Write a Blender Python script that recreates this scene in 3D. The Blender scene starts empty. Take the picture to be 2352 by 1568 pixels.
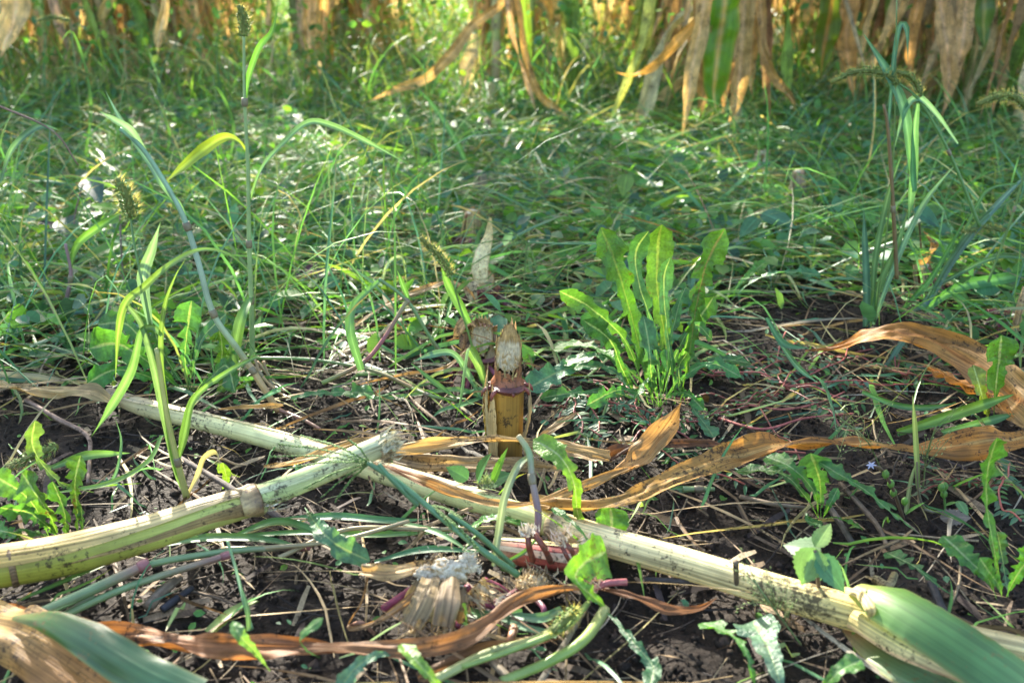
import bpy, math, random
import numpy as np
from mathutils import Vector, Matrix
R = math.radians
rng = np.random.default_rng(7); random.seed(7)
sc = bpy.context.scene
# ------------------------------------------------------------ camera, sky, sun, exposure
CAMH, PITCH, FPX = 0.42, R(21), 2287.0
cd = bpy.data.cameras.new('camera'); cam = bpy.data.objects.new('camera', cd); sc.collection.objects.link(cam)
cam.location = (0, 0, CAMH); cam.rotation_euler = (R(90)-PITCH, 0, 0)
cd.lens = 35; cd.sensor_width = 36; cd.clip_start = .02; cd.clip_end = 500
cd.dof.use_dof = True; cd.dof.focus_distance = .88; cd.dof.aperture_fstop = 8
sc.camera = cam
SAZ, SEL = R(-22), R(31)
SUN = Vector((math.sin(SAZ)*math.cos(SEL), math.cos(SAZ)*math.cos(SEL), math.sin(SEL)))
w = bpy.data.worlds.new('World'); sc.world = w; w.use_nodes = True
nt = w.node_tree; sky = nt.nodes.new('ShaderNodeTexSky'); sky.sky_type = 'NISHITA'; sky.sun_disc = False
sky.sun_elevation = SEL; sky.sun_rotation = SAZ; sky.air_density = 1.0; sky.dust_density = 2.5; sky.ozone_density = .6
nt.links.new(sky.outputs[0], nt.nodes['Background'].inputs[0]); nt.nodes['Background'].inputs[1].default_value = .15
ld = bpy.data.lights.new('sun', 'SUN'); ld.energy = 4.2; ld.angle = R(.55); ld.color = (1, .93, .8)
lo = bpy.data.objects.new('sun', ld); sc.collection.objects.link(lo)
lo.rotation_euler = SUN.to_track_quat('Z', 'Y').to_euler(); lo.location = SUN*5
sc.view_settings.view_transform = 'Standard'; sc.view_settings.look = 'None'
sc.view_settings.exposure = 2.12; sc.view_settings.gamma = 1
# ------------------------------------------------------------ pixel helpers (photo measured at 2352 x 1568)
cp, sp = math.cos(PITCH), math.sin(PITCH)
def ray(px, py):
    a = (px-1176)/FPX; b = -(py-784)/FPX
    return np.array([a, cp+b*sp, -sp+b*cp])
def vnoise(x, y, s, seed=0):
    x = np.asarray(x, float)*s; y = np.asarray(y, float)*s
    xi = np.floor(x).astype(np.int64); yi = np.floor(y).astype(np.int64); fx = x-xi; fy = y-yi
    def h(a, b):
        n = (a*374761393 + b*668265263 + seed*974711) & 0x7fffffff
        n = ((n ^ (n >> 13))*1274126177) & 0x7fffffff
        return ((n ^ (n >> 16)) & 0xffff)/65535.
    u = fx*fx*(3-2*fx); v = fy*fy*(3-2*fy)
    return (h(xi, yi)*(1-u)+h(xi+1, yi)*u)*(1-v)+(h(xi, yi+1)*(1-u)+h(xi+1, yi+1)*u)*v-.5
def gz(x, y):
    return .022*vnoise(x, y, 3.1, 1)+.010*vnoise(x, y, 9, 2)
def G(px, py, z=0.):           # where the ray meets height z (m) above the ground
    r = ray(px, py); t = (CAMH-z)/-r[2]; p = np.array([r[0]*t, r[1]*t, z]); return p
def D(px, py, Y):              # where the ray meets depth Y
    r = ray(px, py); t = Y/r[1]; return np.array([r[0]*t, Y, CAMH+r[2]*t])
def depth(p): return p[1]*cp+(CAMH-p[2])*sp
def Lp(*pts):                  # lying: (px,py,z in cm)
    return np.array([G(a, b, c/100.)+[0, 0, 0] for a, b, c in pts])
def Up(base, *pts, dy=0., z0=0.):     # upright: base on the ground, further points at its depth (+dy spread)
    B = G(base[0], base[1], z0); out = [B]; n = len(pts)
    for i, p in enumerate(pts):
        q = D(p[0], p[1], B[1]+(p[2] if len(p) > 2 else dy*(i+1)/n)); q[2] = max(q[2], .004); out.append(q)
    return np.array(out)
def PX(P, ws):                 # widths in photo pixels -> metres, one per point
    if np.isscalar(ws): ws = [ws]*len(P)
    return np.array([w_*depth(p)/FPX for w_, p in zip(ws, P)])
# ------------------------------------------------------------ mesh builder
class MB:
    def __init__(s): s.v = []; s.f = []; s.c = []; s.uv = []; s.n = 0
    def add(s, V, F, C, UV=None):
        V = np.asarray(V, float); C = np.asarray(C, float)
        if C.ndim == 1: C = np.tile(C, (len(V), 1))
        if UV is None: UV = V[:, :2]*100
        s.v.append(V); s.c.append(C); s.uv.append(np.asarray(UV, float))
        s.f.extend([tuple(i+s.n for i in f) for f in F]); s.n += len(V)
    def build(s, name, mat, parent=None, smooth=True):
        V = np.concatenate(s.v); C = np.concatenate(s.c); UV = np.concatenate(s.uv)
        if parent is not None: V = V-np.array(root_loc(parent))
        me = bpy.data.meshes.new(name); me.from_pydata(V.tolist(), [], s.f)
        finish(me, C, UV, smooth); me.materials.append(mat)
        o = bpy.data.objects.new(name, me); sc.collection.objects.link(o)
        if parent is not None: o.parent = parent
        return o
def finish(me, C, UV, smooth):
    a = me.color_attributes.new('Col', 'FLOAT_COLOR', 'POINT')
    a.data.foreach_set('color', np.c_[np.clip(C, 0, 1), np.ones(len(C))].astype(np.float32).ravel())
    u = me.uv_layers.new(name='UVMap'); li = np.empty(len(me.loops), np.int32); me.loops.foreach_get('vertex_index', li)
    u.data.foreach_set('uv', UV[li].astype(np.float32).ravel())
    if smooth: me.polygons.foreach_set('use_smooth', np.ones(len(me.polygons), bool))
    me.update()
def root_loc(o):
    while o.parent: o = o.parent
    return o.location
def npobj(name, V, F, C, UV, mat, parent=None, smooth=False):     # F: (n,4) or (n,3) array
    me = bpy.data.meshes.new(name); nv, nf, k = len(V), len(F), F.shape[1]
    if parent is not None: V = V-np.array(root_loc(parent))
    me.vertices.add(nv); me.vertices.foreach_set('co', V.astype(np.float32).ravel())
    me.loops.add(nf*k); me.loops.foreach_set('vertex_index', F.astype(np.int32).ravel())
    me.polygons.add(nf); me.polygons.foreach_set('loop_start', np.arange(0, nf*k, k, dtype=np.int32))
    me.update(calc_edges=True); finish(me, C, UV, smooth); me.materials.append(mat)
    o = bpy.data.objects.new(name, me); sc.collection.objects.link(o)
    if parent is not None: o.parent = parent
    return o
def tag(o, label=None, cat=None, group=None, kind=None):
    if label: o['label'] = label
    if cat: o['category'] = cat
    if group: o['group'] = group
    if kind: o['kind'] = kind
    return o
def thing(name, label, cat, loc, group=None):
    o = bpy.data.objects.new(name, None); sc.collection.objects.link(o); o.empty_display_size = .05
    o.location = [float(a) for a in loc]; return tag(o, label, cat, group)
def mkp(name, mat, parent, fn, label=None):
    mb = MB(); fn(mb); o = mb.build(name, mat, parent)
    if label: o['label'] = label
    return o
# ------------------------------------------------------------ curves and shapes
def cat(P, n):
    P = np.asarray(P, float)
    if len(P) == 2: return P[0]+(P[1]-P[0])*np.linspace(0, 1, n)[:, None]
    Q = np.vstack([2*P[0]-P[1], P, 2*P[-1]-P[-2]]); m = len(P)-1
    seg = np.linalg.norm(np.diff(P, axis=0), axis=1); cum = np.r_[0, np.cumsum(seg)]; out = []
    for s in np.linspace(0, cum[-1], n):
        i = min(int(np.searchsorted(cum, s, 'right'))-1, m-1); i = max(i, 0)
        t = (s-cum[i])/max(seg[i], 1e-9); a, b, c, d = Q[i:i+4]
        out.append(.5*((2*b)+(-a+c)*t+(2*a-5*b+4*c-d)*t*t+(-a+3*b-3*c+d)*t**3))
    return np.array(out)
def ctl(P, vals, n):          # interpolate control values given at the control points (by arc length)
    P = np.asarray(P, float); vals = np.asarray(vals, float)
    if vals.ndim == 0: return np.full(n, float(vals))
    if len(vals) == len(P):
        seg = np.r_[0, np.cumsum(np.linalg.norm(np.diff(P, axis=0), axis=1))]; x = seg/seg[-1]
    else: x = np.linspace(0, 1, len(vals))
    t = np.linspace(0, 1, n)
    if vals.ndim == 2: return np.stack([np.interp(t, x, vals[:, k]) for k in range(vals.shape[1])], 1)
    return np.interp(t, x, vals)
def nz(v): return v/max(np.linalg.norm(v), 1e-9)
def frames(S, nrm):
    T = np.gradient(S, axis=0); T /= np.maximum(np.linalg.norm(T, axis=1), 1e-9)[:, None]
    N = np.zeros_like(S); n = np.array(nrm, float)
    for i in range(len(S)):
        n = n-T[i]*n.dot(T[i])
        if np.linalg.norm(n) < 1e-4: n = np.array([.1, .2, 1.])-T[i]*.1
        n = nz(n); N[i] = n
    return T, N, np.cross(T, N)
def ribbon(mb, P, W, nrm=(0, -.5, .85), tw=0., fold=.2, curl=0., wave=0., wf=9., nu=4, ns=None, col=(.06, .16, .03),
           rib=None, tip=None, edge=None, ribw=.12, jag=0., point=True, cv=.12, bend_tip=.25, crump=0.):
    P = np.asarray(P, float); ns = ns or max(8, 5*len(P)); S = cat(P, ns); T, N, Wd = frames(S, nrm)
    ww = ctl(P, W, ns)/2; t = np.linspace(0, 1, ns)
    if point: ww = ww*np.clip((1-t)/bend_tip, 0, 1)**.7
    tws = np.radians(ctl(P, tw, ns)); L = np.r_[0, np.cumsum(np.linalg.norm(np.diff(S, axis=0), axis=1))]
    us = np.linspace(-1, 1, nu+1); ph = random.random()*6; sd = random.randint(0, 9999)
    if nu >= 6: us = np.sign(us)*np.abs(us)**.9
    c0 = ctl(P, col, ns) if np.ndim(col) == 2 else np.tile(col, (ns, 1))
    V = []; C = []; UV = []
    for i in range(ns):
        a = tws[i]; wd = Wd[i]*math.cos(a)+N[i]*math.sin(a); nn = N[i]*math.cos(a)-Wd[i]*math.sin(a)
        for j, u in enumerate(us):
            x = ww[i]*(1+jag*2*float(vnoise(L[i], u*3+sd, 90)))
            off = fold*abs(u)*x-curl*u*u*x+wave*x*math.sin(wf*t[i]*6.28+ph+(2.2 if u > 0 else 0)+1.3*math.sin(wf*2.1*t[i]+sd))*u*u
            if crump: off += ww[i]*crump*2*(float(vnoise(L[i]*22, u*1.6+sd, 1.))+.5*float(vnoise(L[i]*60, u*3.2+sd, 1.)))
            V.append(S[i]+wd*u*x*(1-.25*abs(curl)*u*u)+nn*off)
            c = np.array(c0[i])*(1+cv*2*float(vnoise(L[i]*100, u*2+sd, .35)))
            if edge is not None and abs(u) > .85: c = .4*c+.6*np.array(edge)
            if rib is not None and abs(u) < ribw+1e-6: c = np.array(rib)
            if tip is not None and t[i] > .7: k = min(1, (t[i]-.7)/.2); c = c*(1-k)+np.array(tip)*k
            C.append(c); UV.append((u*ww[i]*100+sd, L[i]*100))
    m = nu+1
    F = [(i*m+j, i*m+j+1, (i+1)*m+j+1, (i+1)*m+j) for i in range(ns-1) for j in range(nu)]
    mb.add(V, F, C, UV)
def tube(mb, P, Rr, col=(.3, .25, .1), ns=None, nseg=10, a0=0., a1=360., cap=True, ridge=0., nr=14, wob=0., top=None, ref=(0, 0, 1), cv=.08):
    P = np.asarray(P, float); ns = ns or max(6, 4*len(P)); S = cat(P, ns); T, N, Wd = frames(S, ref)
    rr = ctl(P, Rr, ns); L = np.r_[0, np.cumsum(np.linalg.norm(np.diff(S, axis=0), axis=1))]
    A0 = np.radians(ctl(P, a0, ns)); A1 = np.radians(ctl(P, a1, ns)); full = abs(np.ptp(np.ravel(a0))+np.max(a1)-np.min(a0)-360) < 1e-6
    c0 = ctl(P, col, ns) if np.ndim(col) == 2 else np.tile(col, (ns, 1))
    V = []; C = []; UV = []; m = nseg if full else nseg+1; sd = random.randint(0, 9999)
    for i in range(ns):
        for j in range(m):
            a = A0[i]+(A1[i]-A0[i])*j/nseg
            r = rr[i]*(1+ridge*math.cos(nr*a)+wob*2*float(vnoise(L[i]*40, a*1.2+sd, 1.)))
            V.append(S[i]+(N[i]*math.cos(a)-(-Wd[i])*math.sin(a))*r)
            C.append(np.array(c0[i])*(1+cv*2*float(vnoise(L[i]*60, a*2+sd, 1.)))); UV.append((a*max(rr[i], .003)*100+sd, L[i]*100))
    F = [(i*m+j, i*m+(j+1) % m, (i+1)*m+(j+1) % m, (i+1)*m+j) for i in range(ns-1) for j in range(nseg)]
    if full and cap: F += [tuple(reversed(range(m))), tuple((ns-1)*m+j for j in range(m))]
    mb.add(V, F, C, UV)
def fibres(mb, c, d, n, ln, spread, col, th=.0006, rad=.005):
    d = nz(np.array(d, float))
    for _ in range(n):
        dd = nz(d+np.array([random.gauss(0, spread) for _ in range(3)])); l = ln*random.uniform(.4, 1.2)
        o = np.array([random.gauss(0, 1) for _ in range(3)]); o = (o-d*o.dot(d))*rad*.6; p = c+o
        s = nz(np.cross(dd, [random.gauss(0, 1) for _ in range(3)]))*th*random.uniform(.6, 2.2)
        k = np.array(col)*random.uniform(.7, 1.15); mid = p+dd*l*.6+s*random.uniform(-1, 1)*2
        mb.add([p-s, p+s, mid+s*.7, mid-s*.7, p+dd*l], [(0, 1, 2, 3), (3, 2, 4)], k)
def dleaf(mb, P, W, nrm=(0, -.6, .8), tw=0., nl=6, lobe=.6, col=(.05, .17, .03), rib=(.22, .33, .14), ns=60, back=.5, fold=.22, wave=.16, pet=.12, cv=.2):
    P = np.asarray(P, float); S = cat(P, ns); T, N, Wd = frames(S, nrm); t = np.linspace(0, 1, ns); sd = random.randint(0, 9999)
    wm = float(np.max(W))/2; env = np.interp(t, [0, pet, pet+.12, .45, .7, .86, .95, 1], [.05, .07, .3, .55, .85, 1, .7, .04]); la = np.random.default_rng(sd).uniform(.55, 1.25, (2, 40))
    tws = np.radians(ctl(P, tw, ns)); us = [-1, -.72, -.4, -.13, -.05, .05, .13, .4, .72, 1]; V = []; C = []; UV = []
    L = np.r_[0, np.cumsum(np.linalg.norm(np.diff(S, axis=0), axis=1))]
    for i in range(ns):
        a = tws[i]; wd = Wd[i]*math.cos(a)+N[i]*math.sin(a); nn = N[i]*math.cos(a)-Wd[i]*math.sin(a)
        for u in us:
            sg = 0 if u < 0 else .31
            f = (t[i]*nl*(1+.12*math.sin(5*t[i]+sd))+sg+sd*.13) % 1.; saw = (1-f)**1.3 if f > .12 else f/.12    # steep on the tip side
            f2 = (t[i]*nl*3.1+sg) % 1.
            lb = min(.9, lobe*1.5*la[0 if u < 0 else 1][int(t[i]*nl+sg+sd*.13) % 40]*(1-np.clip((t[i]-.72)/.18, 0, 1)*.8))
            k = env[i]*((1-lb)+lb*saw+.10*(f2-.5)*(env[i] > .3)); x = wm*k*abs(u)*(1 if u > 0 else -1)
            bk = -T[i]*wm*back*saw*env[i]*lb*max(0, abs(u)-.4)
            off = fold*abs(x)+wave*wm*env[i]*math.sin(t[i]*nl*6.28+u*2+sd)*u*u+.05*wm*env[i]*float(vnoise(L[i]*300, u*4+sd, 1))
            V.append(S[i]+wd*x+nn*off+bk)
            c = np.array(rib) if abs(u) < .1 else np.array(col)*(1+cv*2*float(vnoise(L[i]*200, u*2+sd, 1.)))*(1.12 if f > .5 else .92)
            C.append(c); UV.append((x*100+sd, L[i]*100))
    m = len(us); mb.add(V, [(i*m+j, i*m+j+1, (i+1)*m+j+1, (i+1)*m+j) for i in range(ns-1) for j in range(m-1)], C, UV)
def oval(mb, c, d, n, l, wd, col, rib=None, ser=0., ns=9, fold=.25, droop=.3, cv=.1, heart=0.):
    d = nz(np.array(d, float)); n = np.array(n, float); n = nz(n-d*n.dot(d)); s = np.cross(d, n); V = []; C = []; UV = []; sd = random.random()*99
    us = [-1, -.6, -.14, -.04, .04, .14, .6, 1]
    for i in range(ns):
        t = i/(ns-1); k = math.sin(math.pi*min(1, t**.75+.02))**.8*(1-.25*t) if i < ns-1 else .02
        if ser and i % 2: k *= 1-ser
        for u in us:
            back = heart*l*.25*abs(u)*(1-t)**3
            V.append(np.array(c)+d*(l*t-back)+s*u*wd/2*k+n*(fold*abs(u)*wd/2*k-droop*l*t*t*.6))
            C.append(np.array(rib) if rib is not None and abs(u) < .1 else np.array(col)*(1+cv*random.uniform(-1, 1))); UV.append((u*wd*50+sd, t*l*100))
    m = len(us); mb.add(V, [(i*m+j, i*m+j+1, (i+1)*m+j+1, (i+1)*m+j) for i in range(ns-1) for j in range(m-1)], C, UV)
OCT = np.array([(1, 0, 0), (-1, 0, 0), (0, 1, 0), (0, -1, 0), (0, 0, 1), (0, 0, -1)], float)
OCF = [(0, 2, 4), (2, 1, 4), (1, 3, 4), (3, 0, 4), (2, 0, 5), (1, 2, 5), (3, 1, 5), (0, 3, 5)]
def bead(mb, c, d, l, r, col):
    d = nz(np.array(d, float)); a = nz(np.cross(d, (.3, .5, .8))); b = np.cross(d, a)
    mb.add(np.array([np.array(c)+d*o[0]*l+a*o[1]*r+b*o[2]*r for o in OCT]), OCF, col)
def foxhead(parent, P, rad, label=None, sc_=1.):
    S = cat(P, 60); L = np.linalg.norm(np.diff(S, axis=0), axis=1).sum(); T, N, Wd = frames(S, (0, 0, 1))
    core = MB(); br = MB(); n = int(max(60, L*3600))
    tube(core, P, rad*.35, (.16, .2, .05), nseg=6)
    for k in range(n):
        t = random.random(); i = int(t*59); a = random.random()*6.283; e = min(1, math.sin(math.pi*min(1, .12+t*.92))**.5+.05)
        o = N[i]*math.cos(a)+Wd[i]*math.sin(a); p = S[i]+o*rad*.62*e
        bead(core, p, nz(T[i]+o*.8), .0015*sc_, .0009*sc_, np.array((.2, .3, .09))*random.uniform(.6, 1.5))
        for _ in range(3):
            d = nz(o*1.0+T[i]*random.uniform(.1, .9)+np.array([random.gauss(0, .25) for _ in range(3)])); ln = random.uniform(.004, .008)*sc_
            s = np.cross(d, (random.random(), random.random(), 1)); s = nz(s)*.00017*sc_
            br.add([p-s, p+s, p+d*ln], [(0, 1, 2)], np.array((.42, .4, .16))*random.uniform(.7, 1.3))
    h = core.build('seed_head', M['seed'], parent); br.build('bristles', M['bristle'], h)
    return h
def crabspike(mb, P, r=.0006, col=(.12, .2, .06)):
    tube(mb, P, r*.7, col, nseg=4, ns=10); S = cat(P, 50); T, N, Wd = frames(S, (0, 0, 1))
    for i in range(2, 50):
        o = Wd[i]*(1 if i % 2 else -1)*r*1.1+N[i]*random.uniform(-1, 1)*r*.6
        bead(mb, S[i]+o, T[i], .0016, .0007, np.array(col)*random.uniform(.8, 1.9))
# ------------------------------------------------------------ materials (procedural, base colour from the Col attribute)
def nd(t, k, **kw):
    n = t.nodes.new(k)
    for a, b in kw.items(): setattr(n, a, b)
    return n
def mat(name, transl=0., rough=.5, spec=.5, lines=(8, .15), lamt=.35, blotch=.3, bs=60, bump=.4, speck=0., tcol=(1.5, 1.35, .5), bd=.0006, speckcol=(.03, .018, .01), coat=0.):
    m = bpy.data.materials.new(name); m.use_nodes = True; t = m.node_tree; P = t.nodes['Principled BSDF']; out = t.nodes['Material Output']; lk = t.links.new
    at = nd(t, 'ShaderNodeAttribute', attribute_name='Col'); uv = nd(t, 'ShaderNodeUVMap'); mp = nd(t, 'ShaderNodeMapping'); mp.inputs['Scale'].default_value = (lines[0], lines[1], 1)
    lk(uv.outputs[0], mp.inputs[0]); n1 = nd(t, 'ShaderNodeTexNoise'); n1.inputs['Scale'].default_value = 1; n1.inputs['Detail'].default_value = 3; lk(mp.outputs[0], n1.inputs[0])
    mr = nd(t, 'ShaderNodeMapRange'); mr.inputs[1].default_value = .3; mr.inputs[2].default_value = .7; mr.inputs[3].default_value = 1-lamt; mr.inputs[4].default_value = 1+lamt; lk(n1.outputs[0], mr.inputs[0])
    tc = nd(t, 'ShaderNodeNewGeometry'); n2 = nd(t, 'ShaderNodeTexNoise'); n2.inputs['Scale'].default_value = bs; n2.inputs['Detail'].default_value = 4; lk(tc.outputs['Position'], n2.inputs[0])
    m2 = nd(t, 'ShaderNodeMapRange'); m2.inputs[1].default_value = .3; m2.inputs[2].default_value = .7; m2.inputs[3].default_value = 1-blotch; m2.inputs[4].default_value = 1+blotch; lk(n2.outputs[0], m2.inputs[0])
    mu = nd(t, 'ShaderNodeMath', operation='MULTIPLY'); lk(mr.outputs[0], mu.inputs[0]); lk(m2.outputs[0], mu.inputs[1])
    vm = nd(t, 'ShaderNodeVectorMath', operation='SCALE'); lk(at.outputs['Color'], vm.inputs[0]); lk(mu.outputs[0], vm.inputs['Scale']); colout = vm.outputs[0]
    if speck:
        n3 = nd(t, 'ShaderNodeTexNoise'); n3.inputs['Scale'].default_value = 260; n3.inputs['Detail'].default_value = 5; n3.inputs['Roughness'].default_value = .7; lk(tc.outputs['Position'], n3.inputs[0])
        n4 = nd(t, 'ShaderNodeTexNoise'); n4.inputs['Scale'].default_value = 28; lk(tc.outputs['Position'], n4.inputs[0])
        ad = nd(t, 'ShaderNodeMath', operation='MULTIPLY_ADD'); ad.inputs[1].default_value = .6; lk(n4.outputs[0], ad.inputs[0]); lk(n3.outputs[0], ad.inputs[2])
        m3 = nd(t, 'ShaderNodeMapRange'); m3.inputs[1].default_value = .96-speck*.16; m3.inputs[2].default_value = 1.06-speck*.16; m3.inputs[4].default_value = .85; lk(ad.outputs[0], m3.inputs[0])
        mx = nd(t, 'ShaderNodeMix', data_type='RGBA'); lk(m3.outputs[0], mx.inputs['Factor']); lk(colout, mx.inputs['A']); mx.inputs['B'].default_value = (*speckcol, 1); colout = mx.outputs['Result']
    lk(colout, P.inputs['Base Color']); P.inputs['Roughness'].default_value = rough; P.inputs['Specular IOR Level'].default_value = spec
    if coat: P.inputs['Coat Weight'].default_value = coat; P.inputs['Coat Roughness'].default_value = .25
    ab = nd(t, 'ShaderNodeMath', operation='ADD'); lk(n1.outputs[0], ab.inputs[0]); lk(n2.outputs[0], ab.inputs[1])
    bp = nd(t, 'ShaderNodeBump'); bp.inputs['Strength'].default_value = bump; bp.inputs['Distance'].default_value = bd; lk(ab.outputs[0], bp.inputs['Height']); lk(bp.outputs[0], P.inputs['Normal'])
    if transl:
        tr = nd(t, 'ShaderNodeBsdfTranslucent'); v2 = nd(t, 'ShaderNodeVectorMath', operation='MULTIPLY'); lk(colout, v2.inputs[0]); v2.inputs[1].default_value = tcol; lk(v2.outputs[0], tr.inputs[0])
        mixs = nd(t, 'ShaderNodeMixShader'); mixs.inputs[0].default_value = transl; lk(P.outputs[0], mixs.inputs[1]); lk(tr.outputs[0], mixs.inputs[2]); lk(mixs.outputs[0], out.inputs[0])
    return m
M = {}
M['green'] = mat('green_leaf', .3, .5, .4, lamt=.22, blotch=.25, bs=40, tcol=(2.2, 2.1, .7))
M['grass'] = mat('grass_blade', .3, .42, .5, lines=(12, .1), lamt=.25, blotch=.25, bs=30, tcol=(2.2, 2.0, .8))
M['dand'] = mat('dandelion_leaf', .34, .42, .5, lines=(4, 4), lamt=.2, blotch=.22, bs=180, bump=.7, bd=.0016, tcol=(2.2, 2.0, .6), speck=.12, speckcol=(.08, .04, .02))
M['dry'] = mat('dry_leaf', .3, .55, .35, lines=(9, .2), lamt=.45, blotch=.35, bs=45, bump=.8, bd=.0009, speck=.55, tcol=(1.6, 1.4, .9))
M['corn'] = mat('corn_leaf', .4, .42, .5, lines=(4, .04), lamt=.24, blotch=.25, bs=20, bump=.7, speck=.3, tcol=(2.2, 1.9, .6), speckcol=(.2, .14, .05))
M['stalk'] = mat('corn_stalk_rind', 0, .52, .4, lines=(6, .06), lamt=.22, blotch=.22, bs=50, bump=.5, speck=.45)
M['sheath'] = mat('corn_sheath', .12, .55, .35, lines=(4.5, .04), lamt=.6, blotch=.2, bs=55, bump=.9, bd=.0012, speck=.6)
M['stem'] = mat('grass_stem', 0, .4, .5, lines=(10, .1), lamt=.15, blotch=.2, bs=60, bump=.3)
M['root'] = mat('brace_root', 0, .4, .5, lines=(5, .6), lamt=.25, blotch=.4, bs=160, bump=.7, bd=.001, speck=.45, speckcol=(.12, .08, .06))
M['pith'] = mat('pith', .1, .8, .2, lines=(6, 2.), lamt=.2, blotch=.28, bs=220, bump=1., bd=.002, speck=.42, speckcol=(.35, .22, .07), tcol=(1, 1, .8))
M['seed'] = mat('seed_head', .2, .6, .3, lamt=.1, blotch=.2)
M['bristle'] = mat('bristle', .5, .5, .4, lamt=0, blotch=.1, bump=0, tcol=(1.8, 1.6, .9))
M['litter'] = mat('litter', .05, .7, .3, lamt=.3, blotch=.4, bs=120, bump=.6, speck=.4)
M['crumb'] = mat('soil_crumb', 0, .8, .3, lamt=.3, blotch=.45, bs=300, bump=1., bd=.002)
M['petal'] = mat('petal', .4, .6, .2, lamt=.05, blotch=.05, bump=.1, tcol=(1, 1, 1))
def soilmat():
    m = bpy.data.materials.new('soil'); m.use_nodes = True; t = m.node_tree; P = t.nodes['Principled BSDF']; lk = t.links.new
    g = nd(t, 'ShaderNodeNewGeometry'); a = nd(t, 'ShaderNodeTexNoise'); a.inputs['Scale'].default_value = 22; a.inputs['Detail'].default_value = 8; a.inputs['Roughness'].default_value = .7
    b = nd(t, 'ShaderNodeTexNoise'); b.inputs['Scale'].default_value = 180; b.inputs['Detail'].default_value = 8; b.inputs['Roughness'].default_value = .75
    v = nd(t, 'ShaderNodeTexVoronoi'); v.inputs['Scale'].default_value = 230
    for n in (a, b, v): lk(g.outputs['Position'], n.inputs['Vector'])
    r = nd(t, 'ShaderNodeValToRGB'); e = r.color_ramp.elements; e[0].position = .3; e[0].color = (.01, .007, .005, 1); e[1].position = .75; e[1].color = (.056, .036, .022, 1)
    x = nd(t, 'ShaderNodeMath', operation='MULTIPLY_ADD'); x.inputs[1].default_value = .6; lk(b.outputs[0], x.inputs[0]); y = nd(t, 'ShaderNodeMath', operation='MULTIPLY'); y.inputs[1].default_value = .45; lk(a.outputs[0], y.inputs[0]); lk(y.outputs[0], x.inputs[2]); lk(x.outputs[0], r.inputs[0]); lk(r.outputs[0], P.inputs['Base Color'])
    P.inputs['Roughness'].default_value = .72; P.inputs['Specular IOR Level'].default_value = .35
    s = nd(t, 'ShaderNodeMath', operation='SUBTRACT'); lk(b.outputs[0], s.inputs[0]); w_ = nd(t, 'ShaderNodeMath', operation='MULTIPLY'); w_.inputs[1].default_value = .5; lk(v.outputs['Distance'], w_.inputs[0]); lk(w_.outputs[0], s.inputs[1])
    bp = nd(t, 'ShaderNodeBump'); bp.inputs['Strength'].default_value = 1; bp.inputs['Distance'].default_value = .006; lk(s.outputs[0], bp.inputs['Height']); lk(bp.outputs[0], P.inputs['Normal'])
    return m
M['soil'] = soilmat()
# palettes (linear base colours)
GR = [(.08, .22, .055), (.115, .28, .055), (.07, .21, .08), (.15, .3, .05), (.085, .22, .11)]
TEAL = (.06, .14, .085); YG = (.16, .24, .04); TAN = (.42, .3, .15); CREAM = (.62, .55, .3); BRN = (.2, .11, .05); GOLD = (.42, .24, .08); GREY = (.3, .26, .19)
PINK = (.28, .09, .09); PURP = (.12, .025, .04); PALE = (.5, .52, .22)
def rc(c, k=.15): return tuple(np.clip(np.array(c)*random.uniform(1-k, 1+k)*np.array([random.uniform(1-k/2, 1+k/2) for _ in range(3)]), 0, 1))
# ------------------------------------------------------------ ground
def ground():
    ny, nx = 520, 520; ys = np.r_[-60, -20, -5, -1, -.2, .1, .3*np.exp(np.linspace(0, math.log(60/.3), ny))]; k = np.linspace(-1, 1, nx)
    xs = 1.3*np.sinh(k*3.6)/math.sinh(3.6)*30/1.3; xs = np.sign(k)*(np.abs(k)*1.9+np.abs(k)**9*60)
    X, Y = np.meshgrid(xs, ys); fade = np.clip(1.2-np.hypot(X, Y)/9, 0, 1)
    Z = gz(X, Y)+fade*(.005*vnoise(X, Y, 26, 3)+.003*vnoise(X, Y, 60, 4)+.003*vnoise(X, Y, 140, 5))-.004
    V = np.stack([X, Y, Z], -1).reshape(-1, 3); n2 = len(ys); i = np.arange(n2-1)[:, None]*nx+np.arange(nx-1)[None]; F = np.stack([i, i+1, i+nx+1, i+nx], -1).reshape(-1, 4)
    tag(npobj('soil_ground', V, F, np.full((len(V), 3), .05), V[:, :2]*100, M['soil'], smooth=True), kind='structure')
ground()
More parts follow.
